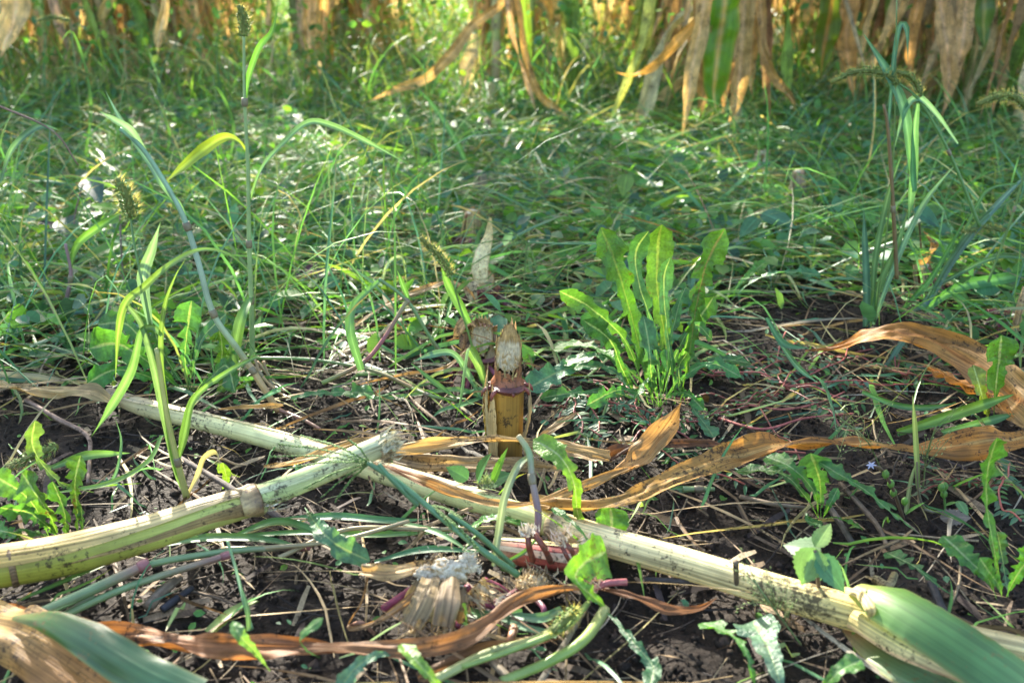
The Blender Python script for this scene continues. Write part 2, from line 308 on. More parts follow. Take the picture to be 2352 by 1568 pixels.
# ------------------------------------------------------------ stuff scatterers
def blades(name, pts, L, Wd, e0, bend, pal, mt, label, cat_, K=7, zoff=.004, az=None, fold=.25, zmin=.006, kind='stuff', lie=0.):
    n = len(pts); L = rng.uniform(*L, n); W_ = rng.uniform(*Wd, n); e0 = np.radians(rng.uniform(*e0, n)); bd = np.radians(rng.uniform(*bend, n))
    az = rng.uniform(0, 2*np.pi, n) if az is None else az(n); cu = rng.normal(0, .5, n); t = np.linspace(0, 1, K)
    e = e0[:, None]-bd[:, None]*t[None]**1.3; a = az[:, None]+cu[:, None]*t[None]
    d = np.stack([np.cos(e)*np.cos(a), np.cos(e)*np.sin(a), np.sin(e)], -1)*(L/(K-1))[:, None, None]
    P = np.cumsum(d, 1)-d; P[:, :, :2] += pts[:, None, :2]; g = gz(P[..., 0], P[..., 1]); P[:, :, 2] = np.maximum(P[:, :, 2]+gz(pts[:, 0], pts[:, 1])[:, None], g+zmin+rng.uniform(0, .012, n)[:, None]*(t[None] > .2))
    T = d/np.linalg.norm(d, axis=-1, keepdims=True); roll = rng.normal(0, .6, n)[:, None]+rng.normal(0, .8, n)[:, None]*t
    H = np.stack([-np.sin(a), np.cos(a), np.zeros_like(a)], -1); Nn = np.cross(H, T); S = H*np.cos(roll)[..., None]+Nn*np.sin(roll)[..., None]; Q = np.cross(S, T)
    wp = np.interp(t, [0, .12, .5, .85, 1], [.5, .9, 1, .5, .03])[None]*W_[:, None]/2
    V = np.stack([P-S*wp[..., None], P+Q*(wp*fold)[..., None]*-1, P+S*wp[..., None]], 2)
    C = np.array(pal)[rng.integers(0, len(pal), n)]*rng.uniform(.7, 1.3, (n, 1)); C = np.tile(C[:, None, None, :], (1, K, 3, 1)); C[:, :, 1] *= 1.25
    tipb = (rng.random(n) < .3)[:, None, None, None]*(np.clip((t-.7)*3, 0, 1))[None, :, None, None]; C = C*(1-tipb)+np.array((.3, .2, .08))*tipb
    UV = np.stack([np.broadcast_to(np.array([-1, 0, 1.])[None, None]*W_[:, None, None]*50+rng.random(n)[:, None, None]*99, (n, K, 3)), np.broadcast_to((L[:, None]*t[None]*100)[..., None], (n, K, 3))], -1)
    b = (np.arange(n)[:, None, None]*K+np.arange(K-1)[None, :, None])*3+np.arange(2)[None, None]; F = np.stack([b, b+1, b+4, b+3], -1).reshape(-1, 4)
    o = npobj(name, V.reshape(-1, 3), F, C.reshape(-1, 3), UV.reshape(-1, 2), mt, smooth=True); return tag(o, label, cat_, None, kind)
def rotm(n, tilt):
    yaw = rng.uniform(0, 2*np.pi, n); ti = rng.normal(0, tilt, n); ro = rng.normal(0, tilt, n)
    cy, sy = np.cos(yaw), np.sin(yaw); ct, st = np.cos(ti), np.sin(ti); cr, sr = np.cos(ro), np.sin(ro); Z = np.zeros(n); O = np.ones(n)
    A = np.stack([cy, -sy, Z, sy, cy, Z, Z, Z, O], -1).reshape(n, 3, 3); B = np.stack([ct, Z, st, Z, O, Z, -st, Z, ct], -1).reshape(n, 3, 3); C = np.stack([O, Z, Z, Z, cr, -sr, Z, sr, cr], -1).reshape(n, 3, 3)
    return A@B@C
def scatter(name, tv, tf, pts, size, tilt, pal, mt, label, cat_, jit=0., aniso=None, z=0., smooth=False):
    n = len(pts); s = rng.uniform(*size, n)[:, None, None]; Tm = np.tile(tv[None], (n, 1, 1))
    if jit: Tm = Tm*(1+rng.uniform(-jit, jit, (n, len(tv), 1)))
    if aniso is not None: Tm = Tm*np.stack([rng.uniform(*q, n) for q in aniso], -1)[:, None, :]
    V = np.einsum('nij,nkj->nki', rotm(n, tilt), Tm*s)+pts[:, None, :]; V[..., 2] += z
    C = np.array(pal)[rng.integers(0, len(pal), n)]*rng.uniform(.7, 1.3, (n, 1)); C = np.repeat(C[:, None], len(tv), 1)
    F = (np.arange(n)[:, None, None]*len(tv)+np.array(tf)[None]).reshape(-1, len(tf[0])); UV = np.tile(tv[None, :, :2]*3, (n, 1, 1)).reshape(-1, 2)+np.repeat(rng.random((n, 1))*50, len(tv), 0)
    return tag(npobj(name, V.reshape(-1, 3), F, C.reshape(-1, 3), UV, mt, smooth=smooth), label, cat_, None, 'stuff')
def pix(p):    # world xy -> photo pixel on the ground
    dy = p[:, 1]*cp+CAMH*sp; up = p[:, 1]*sp-CAMH*cp; return 1176+FPX*p[:, 0]/dy, 784-FPX*up/dy
def sample(n, y0, y1, xk=.62, xw=.25, pw=1., dens=None):
    out = []; tot = 0
    while tot < n:
        y = y0+(y1-y0)*rng.random(n)**pw; x = rng.uniform(-1, 1, n)*(xk*y1+xw); ok = np.abs(x) < xk*y+xw; p = np.stack([x[ok], y[ok]], -1)
        if dens is not None: p = p[rng.random(len(p)) < dens(p)]
        out.append(p); tot += len(p)
    p = np.concatenate(out)[:n]; return np.c_[p, gz(p[:, 0], p[:, 1])]
def g_dens(p):     # how thickly the ground is overgrown, from open soil in front to closed mat behind
    px, py = pix(p); d = np.interp(py, [0, 620, 730, 840, 980, 1600], [1, 1, .6, .28, .1, .08])
    d = np.where((px < 600) & (py > 650) & (py < 930), .7, d)
    for cx, cy, rx, ry, v in [(1850, 780, 330, 90, .05), (1900, 690, 220, 50, .12), (760, 800, 130, 60, .1), (1750, 930, 200, 60, .08), (900, 950, 230, 60, .05), (130, 1060, 200, 60, .06), (1780, 400, 90, 25, .3), (560, 640, 220, 25, .5), (2250, 660, 60, 40, .2), (1110, 725, 80, 70, .03), (1085, 600, 70, 60, .12), (1102, 470, 50, 40, .2), (1740, 420, 60, 40, .1), (1830, 480, 50, 40, .15), (2130, 690, 70, 50, .1), (1310, 740, 160, 50, .25), (1980, 640, 60, 40, .1), (560, 310, 40, 30, .3), (740, 700, 120, 60, .3)]:
        q = ((px-cx)/rx)**2+((py-cy)/ry)**2; d = np.where(q < 1, np.minimum(d, v), d)
    return d*np.clip(1+1.2*vnoise(p[:, 0], p[:, 1], 7, 9), .3, 1)
MIXG = GR+GR+GR+[(.18, .28, .09), (.24, .32, .11), (.28, .3, .13), (.36, .32, .18), (.2, .3, .1), TEAL, (.08, .19, .11), (.06, .17, .1)]
blades('grass', sample(26000, .95, 3.2, dens=g_dens), (.06, .22), (.0018, .0074), (0, 42), (20, 130), MIXG, M['grass'], 'tangled flattened green grass covering the ground between the stubble', 'grass')
blades('grass', sample(7500, 1.1, 3.3, dens=g_dens), (.15, .42), (.001, .0022), (0, 30), (0, 50), MIXG+[(.2, .1, .06), (.36, .32, .16), (.3, .34, .14), (.26, .3, .14)]*2, M['grass'], 'thin trailing grass stems woven through the flattened grass', 'grass stems', fold=.6)
blades('dead_grass', sample(8500, .42, 3., dens=lambda p: .17+.7*g_dens(p)), (.04, .2), (.0012, .004), (-5, 20), (0, 40), [TAN, (.3, .22, .12), GREY, (.2, .13, .07), (.35, .3, .12), (.14, .09, .05)], M['dry'], 'dead tan grass blades and stem bits lying under the green grass', 'dead grass')
blades('grass', sample(430, .8, 1.9, dens=lambda p: 1.*((p[:, 0] < -.08) & (pix(p)[1] < 930))), (.14, .34), (.0012, .0034), (50, 88), (10, 120), MIXG, M['grass'], 'thin upright grass blades rising through the left side growth', 'grass')
blades('grass', sample(500, 1.1, 2.4, dens=lambda p: 1.*(p[:, 0] > .42)), (.12, .3), (.0012, .004), (45, 85), (20, 120), MIXG, M['grass'], 'upright grass blades rising through the right side growth', 'grass')
blades('grass', sample(260, .45, .95), (.03, .1), (.0012, .0035), (0, 60), (10, 110), MIXG, M['grass'], 'scattered small grass blades on the soil in front', 'grass')
blades('weeds', sample(26000, 2.7, 11, xk=.6, pw=1.3), (.12, .36), (.002, .006), (50, 88), (20, 100), MIXG+[YG]*3, M['grass'], 'upright green grass and weeds growing between the rows of standing corn', 'weeds', zmin=-.01)
# small round leaved weeds
ovt = np.array([(0, 0, 0), (.3, -.3, .05), (.3, 0, -.02), (.3, .3, .05), (.7, -.28, .04), (.7, 0, -.06), (.7, .28, .04), (1.05, 0, -.1)]); ovf = [(0, 1, 2), (0, 2, 3), (1, 4, 5), (1, 5, 2), (2, 5, 6), (2, 6, 3), (4, 7, 5), (5, 7, 6)]
pts = sample(19000, 1.0, 3.2, dens=g_dens); pts[:, 2] += rng.uniform(.01, .06, len(pts)); scatter('broadleaf_weeds', ovt, ovf, pts, (.008, .034), .5, GR+[TEAL, (.1, .2, .05)], M['green'], 'small broad leaved weeds growing through the flattened grass', 'weeds', smooth=True)
pts = sample(28000, 2.7, 10.5, xk=.6, pw=1.2); pts[:, 2] += rng.uniform(.02, .32, len(pts)); scatter('broadleaf_weeds', ovt, ovf, pts, (.01, .034), .8, GR+[YG, (.12, .22, .05)], M['green'], 'leafy green weeds standing between the rows of standing corn', 'weeds', smooth=True)
pts = sample(1500, .45, 1.4, dens=lambda p: .2+.6*(vnoise(p[:, 0], p[:, 1], 6, 31) > .1)); pts[:, 2] += .004; scatter('seedlings', ovt, ovf, pts, (.0025, .009), .35, GR, M['green'], 'tiny green seedlings sprouting on the bare dark soil', 'seedlings', smooth=True)
# soil crumbs and litter
pts = sample(42000, .38, 1.7, pw=1.4); scatter('soil_crumbs', OCT*np.array([1, .9, .75]), OCF, pts, (.0007, .003), 1., [(.045, .032, .022), (.035, .025, .018), (.06, .042, .03)], M['crumb'], 'loose crumbs of dark moist soil', 'soil crumbs', jit=.35, z=-.001, smooth=True)
pts = sample(900, .38, 1.6, pw=1.4); scatter('soil_clods', OCT*np.array([1, .9, .7]), OCF, pts, (.003, .009), 1., [(.06, .043, .033), (.05, .036, .028)], M['crumb'], 'larger clods of dark moist soil', 'soil clods', jit=.3, z=-.003, smooth=True)
st = []
for i in range(4):
    for j in range(4): st.append((-1+i*.66, math.cos(j*1.571)*.035+.06*math.sin(i*1.3), math.sin(j*1.571)*.03+.03*math.cos(i*2)))
st = np.array(st); sf = [(i*4+j, i*4+(j+1) % 4, i*4+4+(j+1) % 4, i*4+4+j) for i in range(3) for j in range(4)]+[(0, 1, 2, 3), (12, 13, 14, 15)]
pts = sample(4600, .38, 2., pw=1.3); scatter('plant_litter', st, sf, pts, (.006, .028), .13, [(.12, .085, .055), (.2, .15, .09), (.06, .045, .035), (.03, .025, .022), (.3, .23, .14)], M['litter'], 'short bits of dead stem and straw littering the dark soil', 'litter', aniso=[(.8, 1.2), (.4, 1.3), (.4, 1.2)], z=.003)
fl = np.array([(-1, -.1, 0), (-.3, -.16, .04), (.4, -.12, .03), (1, -.05, -.02), (-1, .08, .02), (-.3, .13, .01), (.4, .17, .05), (1, .1, 0)]); ff = [(0, 1, 5, 4), (1, 2, 6, 5), (2, 3, 7, 6)]
pts = sample(1500, .38, 2.2, pw=1.3); scatter('plant_litter', fl, ff, pts, (.006, .02), .3, [(.2, .14, .08), (.1, .07, .045), (.32, .25, .15), (.05, .035, .03)], M['litter'], 'torn flakes of dead leaf scattered on the soil', 'litter', aniso=[(.8, 1.4), (.5, 1.6), (1, 2)], z=.004)
#HEROES
def blob(mb, c, rx, ry, rz, amp, col, fr=3., seed=0, dark=None):
    V = []; C = []; UV = []; n, m = 22, 34
    for i in range(n):
        for j in range(m):
            th_ = math.pi*(i+.01)/(n-1+.02); ph_ = 2*math.pi*j/m; d = np.array([math.sin(th_)*math.cos(ph_), math.sin(th_)*math.sin(ph_), math.cos(th_)])
            q = float(vnoise(d[0]*fr+seed, d[1]*fr+d[2]*2.3, 1.))+.6*float(vnoise(d[0]*fr*2.6+seed, d[1]*fr*2.6+d[2]*5, 1.))+.4*float(vnoise(d[0]*fr*7+seed, d[2]*fr*7+d[1]*5, 1.)); f = 1+amp*q*2
            V.append(np.array(c)+d*np.array([rx, ry, rz])*f); k = np.array(col)*(1+.25*q); C.append(np.array(dark) if dark is not None and q < -.28 else k); UV.append((j*.1, i*.1))
    mb.add(V, [(i*m+j, i*m+(j+1) % m, (i+1)*m+(j+1) % m, (i+1)*m+j) for i in range(n-1) for j in range(m)], C, UV)
def gl(p): return (p[0], p[1], float(gz(p[0], p[1])))
# ---------------- felled corn stalk in front, left
t = thing('fallen_corn_stalk', 'thick felled corn stalk at left, snapped at a brown node, pale green core bare', 'corn stalk', gl(G(300, 1230)))
A = Lp((-60, 1312, 3.2), (140, 1278, 3.4), (330, 1228, 3.8), (480, 1180, 4.2), (588, 1148, 4.6))
mkp('stalk', M['stalk'], t, lambda mb: tube(mb, A, PX(A, [98, 92, 80, 72, 66])/2, [(.3, .28, .03), (.36, .36, .05), (.42, .44, .08), (.46, .5, .12), (.4, .36, .1)], nseg=24, ns=40, wob=.02))
def shA(mb):
    tube(mb, A, PX(A, [106, 100, 88, 80, 74])/2, [(.46, .3, .08), (.52, .36, .11), (.52, .4, .17), (.48, .37, .17), (.24, .16, .07)], nseg=26, ns=50, a0=[-120, -118, -112, -104, -100], a1=[64, 58, 46, 38, 30], ridge=.012, nr=60, wob=.02)
mkp('sheath', M['sheath'], t, shA, 'tan ribbed sheath with dark mould')
def shA2(mb):
    B = A[1:]; tube(mb, B, PX(B, [98, 84, 76, 72])/2, [(.34, .23, .08), (.36, .26, .1), (.34, .23, .08), (.18, .11, .05)], nseg=14, ns=40, a0=[84, 74, 62, 58], a1=[86, 92, 96, 120], ridge=.012, nr=60, wob=.03)
mkp('sheath_strip', M['sheath'], t, shA2)
J = Lp((555, 1158, 4.5), (578, 1151, 4.6), (594, 1146, 4.6), (606, 1142, 4.7)); mkp('node', M['root'], t, lambda mb: tube(mb, J, PX(J, [66, 77, 76, 60])/2, [(.42, .32, .14), (.3, .2, .09), (.15, .08, .035), (.42, .42, .18)], nseg=40, ns=16, wob=.16))
K = Lp((20, 1300, 3.3), (28, 1298, 3.3), (36, 1296, 3.3)); mkp('node', M['sheath'], t, lambda mb: tube(mb, K, PX(K, [97, 102, 97])/2, (.2, .13, .06), nseg=24, ns=6, wob=.04))
A2 = Lp((596, 1143, 4.7), (700, 1102, 6), (800, 1058, 7.6), (900, 1012, 9.2)); 
mkp('upper_stalk', M['stalk'], t, lambda mb: tube(mb, A2, PX(A2, [58, 56, 54, 48])/2, [(.42, .5, .18), (.5, .57, .24), (.56, .6, .3), (.6, .6, .36)], nseg=22, ns=40, wob=.05), 'pale green peeled core')
def peel(mb):
    B = A2; tube(mb, B, PX(B, [62, 60, 58, 50])/2, [(.56, .58, .36), (.5, .53, .28), (.52, .52, .28), (.5, .46, .26)], nseg=10, ns=40, a0=[20, 40, 50, 60], a1=[50, 70, 86, 90], ridge=.02, nr=90, wob=.05)
mkp('peeled_strip', M['sheath'], t, peel)
def tornA(mb):
    e = A2[-1]; d = nz(A2[-1]-A2[-2]); blob(mb, e-d*.004, .008, .007, .0075, .3, (.5, .4, .22), seed=31, dark=(.2, .14, .08)); fibres(mb, e-d*.006, d, 110, .013, .28, (.66, .6, .4), th=.0009, rad=.0085); fibres(mb, e-d*.008+np.array([.002, -.006, -.004]), d+np.array([.1, -.2, -.2]), 50, .010, .4, (.34, .24, .12), rad=.006)
mkp('torn_end', M['pith'], t, tornA); mkp('torn_fibres', M['pith'], t, lambda mb: fibres(mb, J[-1], nz(A2[1]-A2[0])+np.array([0, -.4, .1]), 60, .02, .1, (.62, .58, .42), rad=.008))
# ---------------- long felled corn stalk crossing the front
t = thing('fallen_corn_stalk', 'long cream felled corn stalk crossing the foreground, ribbed sheath toward the right', 'corn stalk', gl(G(1290, 1205)))
S1 = Lp((250, 905, 1.6), (330, 936, 1.6), (480, 972, 1.6), (620, 1008, 1.6), (740, 1042, 1.7), (860, 1080, 1.8), (1000, 1122, 1.9), (1150, 1168, 2.), (1290, 1212, 2.1))
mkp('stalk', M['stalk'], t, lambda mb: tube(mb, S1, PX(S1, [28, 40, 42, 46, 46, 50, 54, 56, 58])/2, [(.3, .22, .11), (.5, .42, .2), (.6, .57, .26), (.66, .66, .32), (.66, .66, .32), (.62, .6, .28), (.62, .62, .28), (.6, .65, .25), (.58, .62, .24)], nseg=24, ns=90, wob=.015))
def shB(mb):
    Q = S1[:5]; tube(mb, Q, PX(Q, [32, 44, 46, 50, 49])/2, [(.3, .24, .16), (.46, .38, .22), (.6, .52, .28), (.62, .55, .3), (.6, .54, .3)], nseg=16, ns=50, a0=-90, a1=[60, 40, 10, 2, -20], ridge=.01, nr=50)
mkp('sheath', M['sheath'], t, shB)
def shB(mb):
    Q = S1[5:8]; tube(mb, Q, PX(Q, [55, 58, 58])/2, [(.5, .4, .2), (.56, .46, .24), (.6, .52, .28)], nseg=16, ns=40, a0=-90, a1=[60, 30, 0], ridge=.01, nr=50)
mkp('sheath', M['sheath'], t, shB)
S2 = Lp((1280, 1208, 2.2), (1420, 1250, 2.2), (1600, 1302, 2.2), (1800, 1362, 2.3), (1960, 1408, 2.4), (2080, 1450, 2.4))
mkp('ribbed_sheath', M['sheath'], t, lambda mb: tube(mb, S2, PX(S2, [66, 68, 70, 74, 80, 64])/2, [(.66, .57, .3), (.74, .64, .33), (.74, .64, .31), (.72, .61, .28), (.66, .53, .2), (.66, .54, .2)], nseg=80, ns=90, ridge=.03, nr=30, wob=.02))
J = Lp((1270, 1205, 2.1), (1282, 1209, 2.2), (1294, 1213, 2.2)); mkp('node', M['sheath'], t, lambda mb: tube(mb, J, PX(J, [62, 76, 66])/2, [(.5, .42, .24), (.32, .25, .16), (.6, .52, .3)], nseg=24, ns=8, wob=.05))
S3 = Lp((2060, 1420, 1.5), (2200, 1455, 1.6), (2380, 1495, 1.6)); mkp('stalk', M['sheath'], t, lambda mb: tube(mb, S3, PX(S3, [52, 52, 54])/2, (.66, .55, .27), nseg=24, ns=30, ridge=.02, nr=40))
def bladeB(mb):
    P = Lp((1966, 1345, 4.6), (2030, 1368, 5.4), (2120, 1420, 5.6), (2230, 1490, 5.), (2330, 1560, 4.4), (2420, 1630, 4))
    ribbon(mb, P, PX(P, [60, 128, 140, 150, 156, 160]), nrm=(-.1, -.5, .8), tw=[10, 2, 0, 0, 0, 0], fold=.0, curl=.35, wave=.02, nu=12, ns=60, col=[(.3, .34, .1), (.14, .28, .07), (.12, .26, .09), (.1, .24, .09), (.1, .23, .1), (.1, .23, .1)], edge=(.35, .36, .14), point=False, cv=.08)
mkp('leaf_blade', M['corn'], t, bladeB, 'broad pale green leaf blade')
def bladeB2(mb):
    P = Lp((1946, 1440, 1.2), (2020, 1500, 1.6), (2110, 1548, 2), (2230, 1610, 2.2)); ribbon(mb, P, PX(P, [30, 84, 110, 120]), nrm=(.0, -.5, .8), fold=.1, curl=.3, nu=10, ns=40, col=[(.5, .3, .16), (.2, .28, .1), (.13, .25, .12), (.12, .24, .12)], edge=(.45, .4, .15), point=False)
mkp('leaf_blade', M['corn'], t, bladeB2)
def ribB(mb):
    P = Lp((1960, 1402, 3.2), (2060, 1462, 3.6), (2160, 1512, 3.8), (2260, 1556, 3.8), (2400, 1620, 3.6))
    ribbon(mb, P, PX(P, [70, 76, 62, 46, 34]), nrm=(0, -.6, .8), fold=-.1, curl=.7, nu=16, ns=60, col=[(.6, .48, .18), (.64, .54, .24), (.62, .5, .26), (.6, .5, .22), (.6, .5, .2)], edge=(.5, .28, .16), point=False, jag=.01, ribw=.0)
mkp('midrib', M['sheath'], t, ribB)
mkp('leaf_collar', M['sheath'], t, lambda mb: ribbon(mb, Lp((1935, 1350, 4.2), (1975, 1362, 5), (2000, 1400, 5), (1996, 1425, 4)), .008, nrm=(0, -.6, .8), nu=6, ns=20, curl=.5, col=(.5, .38, .14)))
# ---------------- traced dead corn leaves lying on the ground
def dleafthing(label, pts, w_, col, c2='dry', cat_='dead leaf', nm='dead_corn_leaf', **kw):
    P = Lp(*pts); W_ = PX(P, w_); col = np.array(col)*((.92, .8, .6) if c2 == 'dry' else 1); a = dict(nu=12, fold=.3, wave=.22, wf=3, crump=.55, ns=16*len(P), jag=.04, cv=.22, rib=tuple(np.array(col if np.ndim(col) == 1 else col[0])*1.25)); a.update(kw)
    mb = MB(); ribbon(mb, P, W_, col=col, **a); o = mb.build(nm, M[c2]); tag(o, label, cat_); return o
dleafthing('long twisted golden brown corn leaf sweeping from the long stalk to the right edge', [(1215, 1150, 3.), (1330, 1166, 4), (1440, 1148, 4.2), (1560, 1092, 4), (1680, 1048, 4), (1790, 1020, 4), (1900, 1022, 4), (2030, 1032, 4), (2150, 1036, 4), (2240, 1022, 4.5), (2330, 1010, 4.5), (2420, 1000, 4)],
           [30, 44, 44, 52, 66, 72, 66, 58, 62, 72, 54, 40], [(.42, .3, .13), (.46, .33, .13), (.42, .27, .08), (.4, .26, .09), (.42, .25, .08), (.36, .2, .06), (.3, .16, .05), (.36, .2, .06), (.36, .19, .06), (.42, .21, .05), (.4, .21, .05), (.38, .22, .07)], tw=[0, 20, 10, -15, 0, 30, 50, 30, 10, -20, 10, 0], wave=.1, point=False)
dleafthing('brown edged dry leaf wrapped along the long cream stalk', [(842, 1062, 3.2), (900, 1078, 4), (980, 1108, 4.2), (1060, 1140, 4.2), (1140, 1158, 4.2), (1230, 1158, 4), (1330, 1120, 3.6), (1420, 1085, 3), (1500, 1060, 2.4)], [10, 22, 26, 26, 26, 28, 24, 24, 10],
           [(.4, .28, .14), (.3, .14, .06), (.34, .2, .1), (.42, .3, .16), (.4, .28, .15), (.44, .3, .14), (.42, .3, .15), (.4, .28, .14), (.36, .25, .14)], tw=[0, 30, -20, 20, 0, 30, -30, 0, 0])
dleafthing('thin tan leaf strip bridging from the torn stalk end past the tall stump base', [(905, 1035, 5), (985, 1022, 5.4), (1080, 1010, 5.6), (1180, 1008, 5.2), (1280, 1024, 4.2), (1400, 1045, 3)], [24, 34, 30, 22, 22, 26], (.48, .36, .18), tw=[0, -10, 10, 30, 10, 0], point=False)
dleafthing('weathered grey tan leaf lying behind the long stalk below the tall stump', [(875, 1040, 1), (960, 1062, 1.2), (1080, 1068, 1.4), (1200, 1072, 1.6), (1340, 1082, 1.4)], [20, 40, 42, 36, 12], (.34, .27, .16), wave=.05)
dleafthing('grey brown crumpled leaf lying right of the tall stump base', [(1205, 1040, 1.5), (1300, 1030, 2.4), (1380, 1050, 2.4), (1410, 1062, 1.8)], [36, 38, 34, 14], (.36, .28, .17))
dleafthing('dark brown curled leaf on the soil right of the crumpled leaf', [(1392, 1052, 2), (1450, 1030, 2.6), (1540, 1020, 2.4), (1650, 1024, 2.2), (1700, 1030, 1.6)], [30, 34, 24, 26, 18], (.17, .09, .05), tw=[0, 40, -20, 30, 0])
dleafthing('folded brown leaf standing up in a point between the tall stump and the dandelions', [(1410, 1095, 1.6), (1460, 1062, 3), (1500, 1020, 4.4), (1540, 970, 6), (1566, 922, 8)], [20, 52, 56, 44, 10], (.4, .26, .12), tw=[30, 20, 0, -20, 0])
dleafthing('curled grey tan leaf strips on the soil behind the tall stump at its right', [(1240, 1005, 1), (1290, 970, 2), (1330, 945, 2.5)], [14, 28, 12], (.36, .28, .16))
dleafthing('pointed tan leaf scrap lying across the long stalk beside the torn end', [(605, 1072, 2.2), (690, 1058, 4.4), (780, 1030, 4.4), (875, 1000, 4)], [6, 26, 26, 14], (.5, .38, .2), point=False)
dleafthing('arched golden brown corn leaf on the ground at the right edge', [(1850, 806, 1), (1920, 798, 2), (1990, 776, 4.2), (2080, 772, 5.2), (2180, 800, 5), (2270, 856, 4), (2340, 920, 2.6), (2400, 980, 2)], [5, 16, 48, 62, 76, 96, 110, 100],
           [(.34, .16, .05), (.38, .18, .05), (.4, .2, .05), (.4, .21, .05), (.38, .23, .08), (.42, .28, .14), (.42, .3, .15), (.4, .28, .14)], tw=[0, 0, 15, 10, 0, -10, -20, 0], wave=.08, point=False)
dleafthing('orange translucent fold of dry leaf beneath the arched leaf at the right', [(2130, 845, 1.4), (2200, 880, 2.4), (2270, 910, 3), (2330, 960, 2)], [16, 60, 64, 30], (.6, .3, .08), tw=[0, 30, 20, 0])
dleafthing('dark brown twisted leaf rope across the very front left', [(-40, 1405, 2.4), (100, 1425, 2.4), (230, 1456, 2.6), (360, 1466, 2.8), (480, 1488, 3), (620, 1484, 3), (760, 1492, 3), (870, 1500, 2.6)], [40, 46, 52, 58, 58, 56, 50, 30],
           [(.3, .15, .07), (.28, .13, .06), (.3, .15, .07), (.32, .16, .07), (.34, .17, .08), (.3, .15, .07), (.28, .13, .06), (.26, .13, .06)], tw=[0, 30, -20, 40, 10, -30, 20, 0], wave=.4, wf=4, cv=.35)
dleafthing('brown twisted leaf rising from the front past the toppled stump', [(560, 1480, 2), (760, 1488, 3.6), (930, 1492, 4), (1050, 1470, 4), (1130, 1430, 4), (1200, 1378, 4), (1290, 1352, 3.6), (1370, 1356, 3)], [20, 40, 44, 44, 50, 42, 30, 16],
           (.27, .15, .08), tw=[0, 30, 0, -30, 40, 10, -20, 0], wave=.3, cv=.3)
dleafthing('small dark curled leaf pointing right below the reddish split stump', [(1375, 1350, 2.6), (1450, 1370, 3), (1530, 1398, 2.6), (1600, 1400, 2), (1650, 1370, 2)], [8, 26, 32, 24, 6], (.2, .1, .05), tw=[0, 20, 0, 30, 0])
dleafthing('brown leaf strip lying under the toppled stump at the front', [(960, 1560, 1), (1060, 1520, 1.6), (1150, 1490, 1.6), (1290, 1465, 1.4)], [30, 44, 40, 10], (.22, .13, .075))
dleafthing('tan strap of dry leaf bent at the left of the toppled stump', [(830, 1310, 4), (900, 1316, 4.2), (985, 1300, 4), (1010, 1292, 3.6)], [30, 40, 34, 16], (.42, .32, .18), point=False)
dleafthing('thin dry curled stem leaf trailing left from the toppled stump', [(1000, 1330, 4), (930, 1385, 3), (860, 1430, 2), (800, 1440, 1.2), (830, 1380, 1.5), (845, 1320, 2.5)], [16, 20, 12, 10, 10, 14], (.36, .25, .15), point=False)
dleafthing('broad green corn leaf crossing the bottom left corner', [(30, 1416, 5.2), (110, 1424, 6), (190, 1462, 6.2), (270, 1512, 6), (350, 1556, 5.5), (450, 1600, 5)], [16, 60, 92, 104, 104, 100], [(.16, .2, .05), (.07, .16, .04), (.07, .17, .08), (.08, .18, .09), (.08, .18, .09), (.08, .18, .09)], 'corn', 'corn leaf', 'corn_leaf', crump=.1, tw=[10, 5, -5, 0, 5, 0], fold=.05, curl=.3, wave=.12, edge=(.3, .3, .1), rib=None, point=False, cv=.08, jag=.01, nu=12)
dleafthing('broad tan and brown dead corn leaf under the green leaf in the bottom left corner', [(-60, 1420, 4), (40, 1450, 4.8), (120, 1500, 4.6), (210, 1560, 4.2), (300, 1620, 4)], [120, 150, 170, 170, 150], [(.42, .3, .12), (.44, .3, .13), (.38, .22, .09), (.36, .2, .08), (.34, .2, .08)], nm='dead_corn_leaf', crump=.2, tw=[0, 10, -10, 0, 0], fold=.05, curl=.25, wave=.2, point=False, nu=14, jag=.015, rib=None)
dleafthing('crinkled tan and white dead leaf at the left end of the long stalk', [(-20, 880, 2), (60, 896, 3), (140, 902, 3), (210, 905, 3.2), (262, 925, 2.4)], [26, 34, 36, 44, 18], (.55, .46, .28), tw=[0, 30, -20, 20, 0], point=False)
dleafthing('narrow dry leaf lying from behind the long stalk to the tall foxtail base', [(500, 940, 3), (560, 935, 4), (620, 932, 4.4), (650, 930, 4)], [4, 12, 14, 6], (.5, .36, .17), point=False)
dleafthing('pale dry leaf strip over the soil left of the third stump', [(800, 760, 1), (880, 705, 3), (960, 670, 4.6), (1030, 650, 5), (1080, 672, 4), (1095, 700, 2)], [5, 16, 20, 20, 14, 6], (.45, .34, .2), tw=[0, 30, 0, 20, 0, 0])
dleafthing('dry straw coloured leaf strand running from the second stump to the left', [(1075, 800, 4), (1020, 845, 2.8), (920, 862, 1.8), (820, 884, 1.2)], [10, 12, 10, 5], (.4, .28, .14))
dleafthing('white and tan leaf flap leaning at the far right edge', [(2330, 760, 1), (2345, 700, 4), (2360, 660, 6)], [16, 20, 24], (.55, .45, .34), point=False)
dleafthing('yellow tan dead leaf curled in the grass behind the arched leaf', [(2110, 640, 1), (2130, 600, 4), (2150, 560, 6), (2120, 530, 8)], [14, 44, 36, 10], (.55, .38, .17), tw=[0, 40, -20, 0])
dleafthing('split dead leaf pieces on the weeds near the left field edge', [(200, 460, 2), (150, 480, 3), (60, 478, 3)], [10, 20, 8], (.3, .2, .12))
